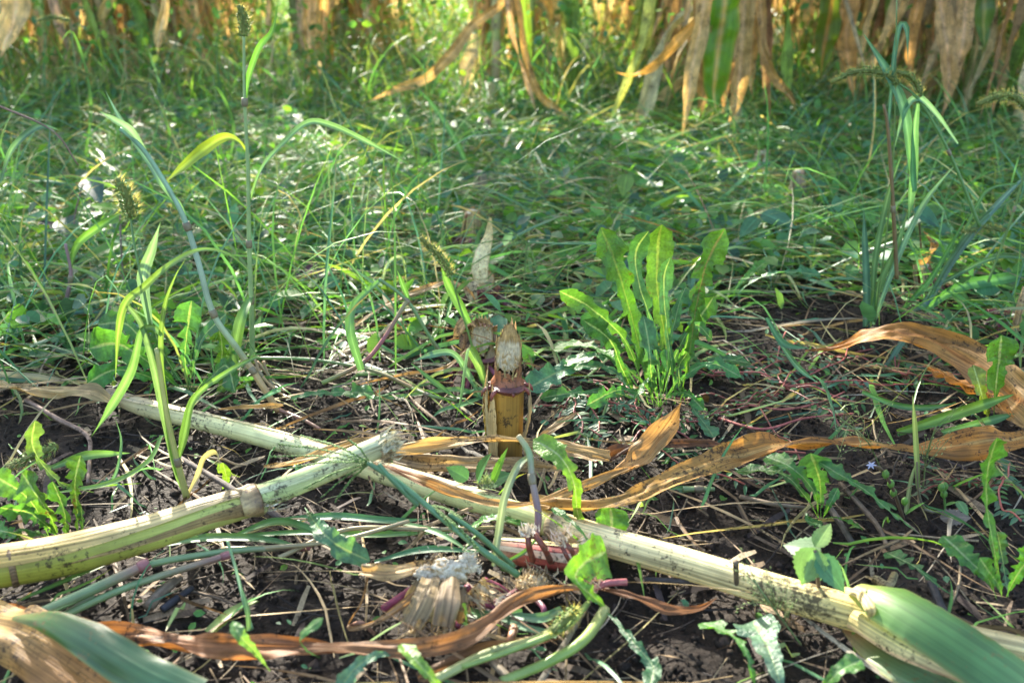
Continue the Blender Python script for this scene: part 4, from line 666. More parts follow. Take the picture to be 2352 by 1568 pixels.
for k, (dx, dy, h, l) in enumerate([(-.09, .02, .05, 50), (-.07, -.04, .03, 44), (-.04, .05, .09, 46), (.05, .03, .08, 44), (.07, -.01, .05, 46), (.03, -.05, .03, 36), (-.03, -.05, .045, 40), (.04, .07, .11, 44), (-.06, .06, .07, 48), (.09, .04, .04, 46), (-.11, -.01, .02, 44), (.0, -.03, .07, 38)]):
    P = np.array([b0, b0+[dx*.25, dy*.25, h*.6], b0+[dx*.65, dy*.65, h], b0+[dx*1.1, dy*1.1, h*.75]]); mkp('leaf', M['dand'], bigd, lambda mb: dleaf(mb, P, PX(P, l), nrm=(0, -.6, .8), nl=random.choice([6, 7, 8]), lobe=.7, col=rc((.06, .18, .045)), pet=.14, tw=[random.uniform(-30, 30), random.uniform(-40, 40)]))
# ---------------- foxtail grasses
def gstem(th, P, r0, r1=None, col=(.18, .29, .1), nodes=(), ncol=(.2, .17, .1)):
    mkp('stem', M['stem'], th, lambda mb: tube(mb, P, np.linspace(r0, r1 or r0*.6, len(P)), col, nseg=7, ns=8*len(P)))
    for k in nodes: mkp('node', M['stem'], th, lambda mb: tube(mb, [P[k]-nz(P[min(k+1, len(P)-1)]-P[k-1])*.004, P[k], P[k]+nz(P[min(k+1, len(P)-1)]-P[k-1])*.004], [r0*1.0, r0*1.14, r0*1.0], ncol, nseg=8, ns=5))
def gblade(th, P, wpx, col=(.07, .18, .04), **kw):
    a = dict(nu=4, fold=.35, wave=.03, ns=10*len(P), rib=tuple(np.array(col)*1.5+.03), nrm=(0, -.6, .75), cv=.08); a.update(kw)
    mkp('blade', M['grass'], th, lambda mb: ribbon(mb, P, PX(P, wpx), col=col, **a))
def grass(base, label, fn, cat_='grass plant', nm='foxtail_grass'):
    b = G(*base); th = thing(nm, label, cat_, (b[0], b[1], float(gz(b[0], b[1])))); fn(th, b); return th
def V_(b, *pts): 
    P = np.array([D(p[0], p[1], b[1]+(p[2] if len(p) > 2 else 0)) for p in pts]); P[:, 2] = np.maximum(P[:, 2], .003); return P
def f1(th, b):
    gstem(th, V_(b, (580, 830), (577, 690), (572, 560), (570, 400), (562, 235), (560, 80)), .003, .0013, (.26, .38, .15), nodes=(1, 2, 4)); foxhead(th, V_(b, (560, 82), (560, 50), (550, 12)), .0085, sc_=1.1)
    gblade(th, V_(b, (568, 352), (548, 325), (515, 316), (470, 342), (420, 385), (365, 432)), [6, 10, 22, 28, 20, 4], (.22, .32, .03), nrm=(0, -.3, .95), tw=[0, 0, 40, 50, 30, 0])
    gblade(th, V_(b, (572, 470), (600, 390), (650, 330), (705, 283), (760, 288), (850, 330), (952, 385)), [6, 11, 14, 15, 15, 12, 2], (.13, .27, .1), tw=[0, 20, 10, 10, 10, 0])
    gblade(th, V_(b, (562, 238), (570, 180), (595, 110), (625, 70), (640, 0)), [7, 13, 14, 10, 2], (.08, .22, .04), nrm=(0, -1, .1))
    gblade(th, V_(b, (576, 680), (552, 740, -.03), (530, 850, -.04), (508, 940, -.04), (490, 1035, -.05)), [14, 26, 30, 26, 3], (.1, .21, .05), nrm=(0, -1, .2))
    gstem(th, V_(b, (577, 690), (580, 760), (582, 825)), .002, .002, (.3, .34, .12))
    for q in [[(582, 815), (600, 860), (640, 930), (680, 1000)], [(590, 830), (640, 900), (700, 980)], [(605, 830), (625, 890), (660, 960)]]: gstem(th, V_(b, *[(x, y, -.02*i) for i, (x, y) in enumerate(q)]), .0018, .0014, (.36, .24, .12), nodes=(1,))
grass((585, 870), 'tallest upright foxtail grass at the left with bristly head at the top and yellow lit blade', f1)
def f2(th, b):
    P = V_(b, (640, 950), (580, 850), (545, 800), (490, 720), (455, 600), (430, 520), (400, 455), (330, 345), (275, 295)); gstem(th, P, .0036, .002, [(.5, .3, .14), (.4, .3, .14), (.3, .38, .18), (.32, .42, .26), (.32, .44, .32), (.28, .42, .28), (.24, .38, .24), (.18, .32, .18), (.16, .3, .16)], nodes=(1, 3, 5))
    gblade(th, V_(b, (330, 345), (300, 300), (262, 275), (225, 254)), [12, 18, 14, 2], (.13, .24, .15), nrm=(.2, -.8, .5))
    gblade(th, V_(b, (430, 520), (410, 470), (370, 420), (340, 370, .02), (280, 280, .05), (240, 205, .08)), [8, 14, 12, 12, 12, 2], (.12, .25, .13))
    gstem(th, V_(b, (640, 940), (700, 1000, -.02), (740, 1050, -.04)), .002, .0015, (.35, .18, .12), nodes=(1,))
grass((640, 950), 'leaning blue green foxtail stem crossing from lower centre left to upper left', f2)
def f3(th, b):
    gblade(th, V_(b, (570, 620, .05), (520, 582, .04), (455, 575, .03), (385, 612), (330, 660), (290, 695), (272, 760), (265, 870)), [4, 8, 10, 14, 17, 18, 16, 6], (.13, .24, .05), nrm=(0, -.4, .9), tw=[0, 10, 10, 10, 20, 20, 60, 60])
    gblade(th, V_(b, (428, 1140), (405, 1080), (378, 960), (350, 830), (325, 745), (292, 700)), [8, 13, 16, 16, 13, 10], (.1, .19, .08), nrm=(0, -1, .2), point=False)
    gblade(th, V_(b, (372, 770), (350, 750), (322, 765), (300, 850), (258, 930), (208, 1005)), [8, 16, 16, 22, 20, 2], (.09, .2, .07), nrm=(0, -1, .3), tw=[0, 60, 30, 0, 0])
    gblade(th, V_(b, (430, 1140), (400, 1060), (382, 940), (370, 830), (375, 720), (400, 640), (428, 592)), [6, 10, 14, 13, 11, 8, 4], (.13, .24, .05), nrm=(0, -1, .2))
    gblade(th, V_(b, (590, 818), (530, 850), (468, 892), (440, 930), (425, 1000), (405, 1080)), [8, 12, 12, 20, 28, 14], (.1, .21, .05), nrm=(0, -.8, .5), tw=[0, 0, 20, 0, 0, 0])
    gblade(th, V_(b, (345, 745, .02), (330, 640, .03), (350, 570, .03), (370, 505, .03)), [12, 30, 20, 2], (.14, .26, .16), nrm=(.2, -1, .2))
    gstem(th, V_(b, (430, 1150), (408, 1060), (385, 960), (360, 800)), .003, .002, (.36, .38, .12), nodes=(1,))
    gstem(th, V_(b, (345, 745, .02), (325, 640, .03), (308, 560, .04), (300, 500, .05)), .0012, .0008, (.1, .2, .05)); foxhead(th, V_(b, (302, 498, .05), (292, 455, .05), (268, 410, .05)), .0098, sc_=1.25)
    gblade(th, V_(b, (430, 1140), (455, 1090, .01), (470, 1050, .01), (500, 1040, .0), (506, 1110, -.02)), [6, 14, 12, 14, 4], (.4, .36, .2), nrm=(0, -.6, .8))
grass((430, 1150), 'foxtail grass clump standing on the soil at left front with a yellow arched blade', f3)
def f5(th, b):
    gstem(th, V_(b, (1105, 880), (1080, 780), (1055, 700), (1035, 630)), .0014, .0008, (.14, .24, .06)); foxhead(th, V_(b, (1036, 632), (1010, 590), (966, 545)), .0068)
    gblade(th, V_(b, (1078, 742), (1055, 700), (1030, 655), (1010, 600)), [12, 22, 18, 4], (.1, .24, .05), nrm=(0, -1, .3))
grass((1108, 890), 'short foxtail with nodding head left of the second stump', f5)
def f6(th, b):
    gblade(th, V_(b, (1105, 920), (1075, 860), (1040, 812), (990, 815), (945, 832)), [8, 16, 14, 18, 6], (.1, .22, .12), nrm=(0, -.5, .85))
    gblade(th, V_(b, (1120, 905), (1100, 840, -.02), (1075, 800, -.03), (1064, 850, -.05), (1055, 920, -.06), (1045, 995, -.06)), [8, 20, 26, 26, 24, 2], (.13, .25, .08), nrm=(0, -.7, .7))
    gblade(th, V_(b, (1110, 915), (1050, 895), (960, 905), (900, 925), (860, 980), (820, 1030)), [10, 14, 10, 12, 14, 3], (.11, .23, .06), nrm=(0, -.5, .85))
    gblade(th, V_(b, (945, 835), (1000, 880, -.02), (1050, 915, -.03)), [3, 14, 8], (.1, .23, .04))
    gstem(th, Lp((870, 855, 1), (980, 905, 1.6), (1050, 920, 1)), .0018, .0018, (.18, .26, .08), nodes=(1,))
    gblade(th, V_(b, (1105, 920), (1060, 930, -.03), (1010, 945, -.05), (985, 970, -.06)), [8, 14, 10, 3], (.08, .2, .07))
grass((1108, 920), 'dewy grass tuft with folded blades against the left side of the tall stump', f6, nm='grass_tuft')
def f7(th, b):
    gstem(th, V_(b, (1085, 880), (1030, 830), (985, 770), (935, 690), (870, 640)), .0022, .0018, [(.3, .05, .1), (.22, .14, .1), (.14, .24, .08), (.14, .25, .1), (.14, .25, .1)], nodes=(1, 3))
    gstem(th, V_(b, (935, 690), (880, 780, -.03), (830, 835, -.05), (740, 880, -.06)), .0022, .0024, [(.2, .2, .08), (.24, .08, .08), (.28, .1, .07), (.18, .26, .07)], nodes=(2,))
    gblade(th, V_(b, (875, 642), (815, 700, -.02), (805, 760, -.04), (830, 850, -.06)), [10, 20, 22, 16], (.1, .24, .06), point=False)
    gblade(th, V_(b, (940, 690), (925, 655), (912, 620)), [8, 14, 2], (.1, .25, .05))
    gstem(th, Lp((590, 822, 2), (720, 826, 2.6), (860, 852, 2.4), (980, 905, 1.2)), .0019, .0018, [(.2, .3, .1), (.18, .3, .1), (.2, .2, .08), (.36, .2, .1)], nodes=(1,))
grass((1085, 885), 'creeping pink jointed grass stems zigzagging over the soil left of the stumps', f7, nm='jointed_grass')
def tuft(base, label, blades_, stems=(), heads=(), nm='grass_tuft', col=(.07, .17, .06)):
    def fn(th, b):
        for pts, w_, *c in blades_: gblade(th, V_(b, *pts), w_, c[0] if c else rc(col), nrm=(random.uniform(-.4, .4), -.9, random.uniform(.1, .6)))
        for pts, r, *c in stems: gstem(th, V_(b, *pts), r, r*.6, c[0] if c else (.13, .22, .06), nodes=(1,) if len(pts) > 2 else ())
        for pts, r in heads: foxhead(th, V_(b, *pts), r)
    return grass(base, label, fn, nm=nm)
tuft((1990, 755), 'thick upright teal grass clump at the right with two nodding foxtail heads above', [([(1988, 758), (1990, 660), (1986, 560), (1984, 470)], [16, 18, 14, 5], (.05, .14, .1)), ([(1995, 750), (2020, 650), (2060, 560), (2090, 470)], [12, 20, 18, 3]), ([(2005, 740), (2010, 600), (2040, 450), (2080, 330)], [10, 14, 12, 2]),
    ([(2005, 745), (2050, 620), (2120, 470), (2210, 360)], [8, 14, 14, 3], (.1, .22, .14)), ([(2100, 440), (2090, 350), (2075, 250), (2040, 170), (1982, 76)], [12, 22, 26, 22, 14], (.06, .17, .09)),
    ([(2108, 238), (2100, 300), (2096, 400), (2086, 510)], [10, 20, 24, 18], (.08, .2, .09)), ([(2040, 300), (2052, 150), (2066, 62), (2082, 66), (2086, 150)], [6, 10, 12, 13, 3], (.06, .17, .1)),
    ([(2200, 330), (2150, 262), (2110, 226), (2080, 250), (2052, 350)], [5, 14, 16, 14, 3], (.12, .25, .14))],
    [([(2060, 640), (2052, 480), (2040, 300), (2030, 240)], .0028, (.18, .12, .05)), ([(2250, 520), (2180, 350), (2110, 230), (2062, 190)], .0022, (.1, .22, .06)), ([(2010, 740), (2050, 400), (2060, 0)], .0012)],
    [([(2064, 192), (2020, 166), (1960, 166), (1908, 190)], .0075), ([(2116, 220), (2096, 180), (2060, 164)], .0068)], nm='foxtail_grass')
tuft((2120, 720), 'long pale blades fanning to the upper right corner edge', [([(2080, 770), (2130, 690), (2200, 580), (2290, 470), (2380, 380)], [10, 16, 16, 14, 10], (.09, .18, .14)), ([(2120, 720), (2180, 600), (2260, 500), (2360, 440)], [8, 12, 12, 6]), ([(2060, 770), (2110, 670), (2150, 620), (2230, 480)], [10, 16, 14, 4], (.06, .19, .05)), ([(2120, 720), (2200, 660), (2300, 640), (2400, 620)], [12, 24, 26, 20], (.06, .19, .05)), ([(2100, 680), (2180, 640), (2290, 590), (2390, 600)], [6, 10, 10, 6]), ([(2180, 610), (2240, 480), (2280, 430), (2380, 420)], [4, 9, 8, 4])], heads=[([(2360, 250), (2330, 222), (2290, 222), (2244, 240)], .010), ([(2300, 530), (2260, 522), (2210, 532)], .006)], stems=[([(2250, 700), (2330, 480), (2370, 300), (2362, 250)], .0018)], nm='foxtail_grass')
tuft((160, 760), 'loose grass tuft at the left edge with long arching blades', [([(330, 1000), (200, 940), (60, 915), (-40, 960)], [6, 16, 14, 10], (.06, .16, .12)), ([(270, 720), (180, 715), (80, 745), (-20, 790)], [6, 14, 22, 20], (.07, .17, .13)), ([(590, 822), (430, 880), (330, 900), (240, 960)], [6, 20, 24, 6], (.04, .12, .08)), ([(320, 870), (200, 850), (60, 862), (-40, 870)], [8, 16, 14, 12], (.04, .12, .07)), ([(160, 620), (180, 560), (230, 520), (300, 475)], [8, 18, 18, 4], (.1, .24, .04)), ([(0, 420), (30, 340), (90, 290), (140, 300)], [6, 14, 16, 4], (.08, .18, .1))], [([(140, 800), (162, 640), (150, 560)], .003, (.26, .16, .16)), ([(-10, 240), (120, 300), (180, 380)], .0014, (.2, .12, .08))])
for k, (pts, lb) in enumerate([([(125, 160), (165, 158), (222, 180)], 'foxtail head arching level over the left weeds, nearest the left edge'), ([(340, 192), (300, 188), (268, 202)], 'small foxtail head right of the arching level one'), ([(330, 282), (362, 296), (392, 318)], 'foxtail head tipping down right in the left weeds'), ([(85, 48), (120, 40), (160, 48)], 'foxtail head high in the left weeds near the top edge'), ([(185, 250), (210, 246), (230, 258)], 'faint small foxtail head low in the left weeds'), ([(440, 140), (470, 146), (488, 172)], 'thin foxtail head just left of the tallest foxtail'),
    ([(1712, 240), (1726, 240), (1735, 252)], 'little foxtail head before the broad green corn leaf'), ([(1790, 345), (1820, 335), (1865, 350)], 'foxtail head arching low in the grass right of the pale stump'), ([(2290, 270), (2320, 300), (2335, 320)], 'foxtail head hanging at the right edge behind the bristly one'), ([(1110, 350), (1122, 362), (1132, 385)], 'yellow foxtail head behind the small whitish stump')]):
    yb = 420 if k < 6 else (470 if k != 6 else 360); x, y = pts[-1] if k in (0, 2, 5, 7, 8, 9, 6, 4, 3) else pts[0]; hd = pts[::-1] if (x, y) == tuple(pts[-1]) else pts
    def fh(th, b): gstem(th, V_(b, (x+30, yb), (x+22, (y+yb)/2), (x, y)), .0012, .0008); foxhead(th, V_(b, *hd), .0062, sc_=1.1); gblade(th, V_(b, (x+28, yb), (x+50, (y+yb)/2), (x+10, y+30), (x-30, y+60)), [6, 10, 8, 2])
    grass((x+30, yb), lb, fh)
tuft((60, 640), 'lit pale green seedling stem at the far left edge', [([(30, 650), (28, 590), (20, 540)], [10, 16, 6], (.2, .34, .08)), ([(30, 640), (10, 600), (0, 560)], [8, 12, 4], (.2, .34, .06))])
tuft((1600, 1130), 'green jointed stem lying on the soil between the golden leaf and the ribbed stalk', [([(1600, 1200), (1560, 1185), (1530, 1175)], [6, 18, 6], (.09, .2, .1))], [([(1560, 1235), (1600, 1190), (1640, 1140)], .003, (.2, .28, .12))], nm='jointed_grass')
tuft((880, 690), 'small grass sprout with a white arched blade left of the third stump', [([(885, 680), (880, 640), (895, 600), (920, 590), (935, 615)], [6, 8, 8, 7, 2], (.4, .5, .3)), ([(890, 690), (850, 640), (820, 600), (806, 560)], [8, 14, 10, 2]), ([(880, 690), (900, 650), (950, 640)], [8, 8, 2], (.3, .38, .1))])
def creeper(th, b):
    for q, r in [([(100, 1405, 2), (220, 1350, 2.4), (330, 1298, 3)], .004), ([(130, 1420, 1.2), (300, 1345, 2), (520, 1275, 2.4)], .0028), ([(330, 1298, 3), (420, 1280, 2.6), (560, 1262, 2), (700, 1256, 1.4)], .0026), ([(215, 1372, 1), (120, 1430, .8)], .003)]:
        gstem(th, Lp(*q), r, r*.9, [(.2, .3, .13)]*(len(q)-1)+[(.3, .15, .12)], nodes=(len(q)-1,), ncol=(.3, .12, .11))
    for q, w_, c in [([(380, 1250, 1), (480, 1235, 1.4), (600, 1238, 1.4), (720, 1262, 1)], [12, 22, 18, 6], (.1, .22, .08)), ([(520, 1240, 1), (620, 1200, 2.4), (700, 1210, 3), (780, 1260, 2)], [8, 20, 18, 4], (.07, .19, .05)), ([(600, 1200, 1), (760, 1186, 1.6), (900, 1196, 1.6), (1000, 1190, 1)], [10, 20, 18, 4], (.07, .2, .08)), ([(560, 1230, 1), (720, 1222, 1.6), (860, 1228, 1.6), (1060, 1220, 1)], [10, 16, 18, 4], (.09, .22, .06)),
                     ([(40, 1380, 1), (160, 1330, 1.6), (260, 1290, 1.6)], [8, 14, 4], (.1, .22, .05)), ([(860, 1290, 1), (980, 1262, 2), (1120, 1268, 2)], [8, 20, 5], (.06, .18, .07)), ([(870, 1190, 1), (1000, 1222, 2.4), (1100, 1280, 2)], [8, 16, 5], (.08, .2, .06))]: gblade(th, Lp(*q), w_, c, nrm=(0, -.4, .9))
    for q in [[(510, 1260, 1.4), (640, 1255, 2), (780, 1240, 2.2), (940, 1196, 2.8)], [(640, 1280, 1.5), (800, 1215, 2.2), (1000, 1215, 2.2), (1150, 1210, 1.6)]]: gstem(th, Lp(*q), .0018, .0015, (.4, .32, .16), nodes=(2,))
grass((330, 1310), 'pink jointed creeping grass lying below the snapped stalk', creeper, nm='jointed_grass')
def crab(th, b):
    gstem(th, Lp((1190, 1320, 3), (1110, 1265, 5), (1010, 1185, 7), (920, 1110, 8.5), (845, 1062, 9.5)), .0026, .0018, (.09, .2, .09)); gstem(th, Lp((1180, 1300, 3), (1090, 1220, 6), (1030, 1180, 7)), .002, .0016, (.09, .2, .09)); gstem(th, Lp((960, 1160, 7), (900, 1100, 9), (870, 1065, 10)), .002, .0016, (.09, .2, .09))
    c = (850, 1062, 9.5)
    for q in [(620, 1048, 8), (640, 1020, 9), (690, 1000, 10), (700, 1120, 7), (740, 1140, 6), (770, 1150, 6), (660, 1075, 8), (800, 1010, 10)]: mkp('seed_spike', M['seed'], th, lambda mb: crabspike(mb, Lp(c, ((c[0]+q[0])/2, (c[1]+q[1])/2-8, q[2]+.8), q)))
    for q in [(1036, 1212, 7), (1100, 1262, 6), (1060, 1190, 8)]: mkp('seed_spike', M['seed'], th, lambda mb: crabspike(mb, Lp((960+30, 1160, 7), ((990+q[0])/2, (1160+q[1])/2-6, 7.5), q)))
grass((1200, 1330), 'crabgrass leaning left from the front stumps, beaded finger spikes over the torn stalk', crab, nm='crabgrass')
def crab2(th, b):
    gstem(th, V_(b, (1420, 560), (1300, 560), (1212, 556)), .0012, .0012, (.12, .25, .1)); c = (1212, 556)
    for q in [(1060, 570), (1080, 610), (1120, 640), (1160, 680), (1200, 690), (1130, 540), (1090, 500), (1150, 580), (1240, 650)]: mkp('seed_spike', M['seed'], th, lambda mb: crabspike(mb, V_(b, c, ((c[0]+q[0])/2, (c[1]+q[1])/2-10, -.01), (*q, -.02)), .0008, (.16, .26, .08)))
grass((1400, 700), 'crabgrass with a fan of fine seed spikes right of the cream spear stump', crab2, nm='crabgrass')
def crab3(th, b):
    gstem(th, V_(b, (1040, 470), (980, 330), (900, 300), (745, 175)), .0016, .001, (.1, .24, .06))
    for q in [(690, 150), (720, 130), (790, 160), (870, 330)]: pass
    for q in [((960, 200), (880, 155)), ((960, 200), (890, 180)), ((960, 200), (905, 140)), ((960, 200), (868, 195))]: mkp('seed_spike', M['seed'], th, lambda mb: crabspike(mb, V_(b, *q), .0008))
    gblade(th, V_(b, (1090, 420), (1050, 330), (1000, 250), (958, 200)), [8, 14, 12, 5], (.09, .24, .05))
grass((1095, 430), 'crabgrass leaning left behind the small whitish stump', crab3, nm='crabgrass')
def jst(th, b):
    P = Lp((1230, 1230, 4), (1236, 1180, 5.4), (1222, 1100, 7.4), (1215, 1040, 9), (1190, 1000, 10)); gstem(th, P, .0028, .0022, [(.2, .1, .11), (.2, .12, .13), (.28, .22, .17), (.2, .3, .13), (.4, .34, .18)], nodes=(2,))
    gblade(th, Lp((1222, 1045, 8.4), (1190, 1070, 8.5), (1160, 1140, 7), (1146, 1220, 5), (1134, 1300, 3.4)), [10, 16, 18, 18, 10], (.18, .24, .14), point=False); gblade(th, Lp((1230, 1240, 4), (1200, 1270, 3), (1140, 1300, 1.5)), [6, 10, 4])
grass((1232, 1240), 'upright jointed stem with purple base and limp grey blade in front of the tall stump', jst, nm='jointed_grass')
def thin(th, b):
    P = Lp((578, 1445, 2), (560, 1380, 3), (540, 1300, 4), (522, 1240, 5)); gstem(th, P, .0014, .001, (.12, .24, .1)); gblade(th, Lp((572, 1448, 2), (568, 1400, 3), (552, 1340, 4)), [10, 12, 4], (.12, .24, .08))
grass((575, 1450), 'thin lone grass stem standing below the snapped stalk', thin, nm='foxtail_grass')
def arcs(th, b):
    gstem(th, Lp((1390, 1400, 2), (1340, 1470, 2.4), (1260, 1520, 2), (1150, 1565, 1.5)), .0038, .003, [(.34, .36, .14), (.25, .34, .08), (.2, .32, .06), (.22, .3, .08)]); gstem(th, Lp((1330, 1400, 2), (1240, 1465, 2.6), (1120, 1500, 2.6), (1000, 1560, 2)), .0032, .003, (.32, .36, .13))
    gstem(th, Lp((1350, 1385, 2), (1300, 1440, 3), (1180, 1490, 3), (1060, 1530, 2.4)), .002, .002, (.22, .32, .08)); gblade(th, Lp((1200, 1405, 1), (1120, 1415, 1.4), (1050, 1400, 1), (1020, 1440, .6)), [14, 26, 16, 5], (.08, .2, .08)); gblade(th, Lp((1290, 1398, 1), (1240, 1420, 1.4), (1160, 1410, 1.2)), [14, 26, 10], (.09, .2, .1))
    foxhead(th, Lp((1320, 1402, 4), (1296, 1425, 4), (1270, 1450, 3.6)), .0075, sc_=1.1)
grass((1385, 1400), 'green stems curving down to the bottom centre with a pale lit foxtail head lying on them', arcs, nm='foxtail_grass')
tuft((60, 1080), 'fuzzy foxtail head lying behind the left front dandelion', [([(120, 1075), (200, 1045), (300, 1040)], [10, 22, 8], (.1, .22, .07))], heads=[([(130, 1025), (80, 1045), (15, 1075)], .009)])
tuft((690, 1110), 'tight grass sprouts beside the long stalk left of the torn end', [([(372, 1000), (340, 1060, -.02), (250, 1110, -.03), (100, 1135, -.03)], [10, 14, 14, 5], (.13, .26, .05)), ([(225, 1180), (260, 1100), (280, 1020), (265, 960)], [4, 10, 9, 4], (.08, .19, .12))])
tuft((2105, 1180), 'slim dull green grass stems standing before the golden brown leaf at the right', [([(2108, 1120), (2104, 1040), (2100, 970), (2096, 905)], [10, 14, 12, 4], (.16, .24, .1)), ([(2070, 1270), (2080, 1180), (2090, 1110), (2104, 1060)], [8, 12, 10, 6], (.18, .25, .14))], [([(2190, 1260), (2130, 1190), (2110, 1130), (2106, 1060)], .0014, (.16, .14, .08))])
tuft((2200, 1000), 'wide flat green blades on the soil before the arched golden leaf', [([(2060, 1000), (2150, 965), (2240, 935), (2330, 905)], [16, 26, 26, 20], (.1, .22, .03)), ([(2160, 1005), (2240, 975), (2330, 950)], [12, 20, 20], (.07, .18, .05)), ([(1980, 900), (2060, 930), (2130, 935), (2200, 925)], [8, 14, 14, 6], (.06, .17, .05)), ([(1760, 730), (1800, 790, -.02), (1860, 800, -.03)], [8, 18, 6], (.05, .16, .06)), ([(1780, 770), (1830, 840), (1880, 880)], [8, 14, 6], (.07, .18, .09))])
def lyg(th, b):
    for q, w_, c in [([(480, 1455, 1.2), (530, 1410, 1.4), (588, 1378, 1.2)], [28, 28, 22], (.22, .32, .08)), ([(1280, 1460, 1), (1200, 1440, 1), (1150, 1420, 1)], [18, 20, 10], (.1, .2, .1))]: gblade(th, Lp(*q), w_, c, point=False, nrm=(0, -.3, 1))
grass((530, 1420), 'cut green blade lying flat above the brown leaf rope', lyg, nm='cut_grass', cat_='grass blade')
# ---------------- other small plants
def creepweed(base, label, n, spread, seed_):
    random.seed(seed_); b = G(*base); th = thing('creeping_weed', label, 'weed', (b[0], b[1], float(gz(b[0], b[1]))))
    for k in range(n):
        a = random.uniform(0, 6.28); p = b.copy(); p[2] = 0; P = []; l = spread*random.uniform(.5, 1)
        for i in range(7):
            P.append(np.array([p[0], p[1], float(gz(p[0], p[1]))+.006+.01*random.random()])); a += random.uniform(-.5, .5); p = p+np.array([math.cos(a), math.sin(a), 0])*l/6
        mkp('stem', M['stem'], th, lambda mb: tube(mb, P, .0009, rc((.3, .08, .06)), nseg=5, ns=24))
        def lv(mb):
            S = cat(P, 16)
            for i in range(1, 16):
                for s_ in (-1, 1):
                    if random.random() < .75: t_ = nz(S[i]-S[i-1]); o = np.array([-t_[1], t_[0], .4])*s_+t_*.5; oval(mb, S[i], o, (0, -.2, 1), random.uniform(.006, .013), random.uniform(.003, .006), rc(random.choice([(.06, .15, .08), (.07, .17, .05), (.1, .18, .1)])), ns=5)
        mkp('leaves', M['green'], th, lv)
creepweed((1800, 905), 'creeping red stemmed weed with tiny oval leaves on the open soil right of centre', 12, .2, 3)
creepweed((1640, 870), 'creeping small leaved weed on the soil at the foot of the big dandelion clump', 8, .16, 4)
creepweed((1330, 930), 'creeping oval leaved weed trailing right of the tall stump', 8, .13, 5)
creepweed((1500, 1010), 'red runner weed threaded behind the golden leaf start', 7, .14, 6)
creepweed((2080, 880), 'creeping weed with blue green leaves under the arched golden leaf', 7, .14, 8)
creepweed((1250, 760), 'sprawling small leaved weed behind the tall stump to its right', 7, .14, 9)
creepweed((2300, 1120), 'small leaved creeping weed beneath the golden leaf at the right edge', 6, .1, 10)
def trif(th_pts, label, lv, stem, nm='leafy_weed', ser=.14):
    th = thing(nm, label, 'weed', gl(G(*th_pts))); P = Lp(*stem); mkp('stem', M['stem'], th, lambda mb: tube(mb, P, .0014, (.12, .08, .05), nseg=6, ns=20))
    for (a, b_, w_, c) in lv: 
        A_, B_ = Lp(a, b_); l = np.linalg.norm(B_-A_); mkp('leaf', M['green'], th, lambda mb: oval(mb, A_, B_-A_, (0, -.5, .8), l, w_*depth(A_)/FPX, c, rib=tuple(np.array(c)*1.4), ser=ser, ns=17, fold=.2, droop=.15))
trif((1884, 1410), 'three leaved spotted weed in front of the ribbed stalk, purple blotches on pale leaves', [((1884, 1268, 6.5), (1796, 1246, 6), 74, (.12, .22, .1)), ((1872, 1258, 6.9), (1842, 1345, 4.6), 92, (.13, .25, .1)), ((1872, 1256, 7), (1912, 1196, 7.6), 48, (.16, .26, .08)), ((1876, 1276, 6.4), (1945, 1360, 4.6), 74, (.07, .19, .09))], [(1884, 1400, 1), (1880, 1340, 3.8), (1872, 1262, 6.8)])
trif((2280, 560), 'dark heart leaved weed behind the right grass clump', [((2130, 500, 11), (2060, 520, 9), 60, (.04, .13, .08)), ((2100, 480, 12), (2165, 520, 10), 56, (.04, .13, .08)), ((1985, 590, 4), (2030, 600, 4), 34, (.09, .2, .07)), ((1935, 590, 4), (1965, 575, 5), 28, (.09, .2, .07)), ((1960, 610, 3), (1950, 640, 2.5), 34, (.08, .2, .07))], [(2120, 640, 1), (2115, 560, 6), (2110, 490, 11)], ser=0)
trif((1850, 480), 'grey green triangular weed leaf in the grass behind the flat dandelion leaf', [((1750, 490, 6), (1830, 520, 5), 60, (.06, .16, .09)), ((1740, 500, 6), (1700, 540, 5), 40, (.06, .16, .08)), ((1440, 400, 9), (1430, 450, 6), 44, (.14, .24, .05))], [(1790, 560, 1), (1770, 520, 4), (1745, 492, 6)], ser=0)
trif((180, 620), 'serrated leaved weed at the left below the near foxtail head', [((300, 500, 9), (200, 515, 8), 30, (.11, .24, .03)), ((270, 480, 10), (200, 465, 10), 30, (.11, .24, .03)), ((275, 560, 7), (170, 600, 6), 40, (.1, .22, .04)), ((290, 540, 8), (340, 545, 7), 26, (.11, .24, .03)), ((240, 600, 5), (200, 560, 7), 34, (.08, .2, .06)), ((165, 600, 5), (130, 570, 7), 30, (.08, .2, .07))], [(290, 700, 1), (280, 600, 5), (275, 485, 10)])
trif((170, 560), 'dark round leaved vine in the left weeds', [((200, 410, 10), (230, 460, 8), 60, (.04, .1, .08)), ((150, 500, 5), (160, 545, 4), 66, (.05, .12, .1)), ((90, 510, 4), (130, 520, 4), 34, (.08, .07, .08))], [(200, 600, 1), (170, 520, 5), (190, 420, 10)], ser=0)
trif((690, 640), 'purple tinged leaf cluster on the soil edge behind the tall foxtail', [((700, 640, 2), (740, 560, 4), 28, (.14, .06, .1)), ((720, 640, 2), (780, 600, 3), 40, (.1, .1, .09)), ((690, 650, 2), (660, 620, 3), 30, (.12, .08, .09))], [(705, 660, .5), (705, 645, 1.5), (700, 635, 2)])
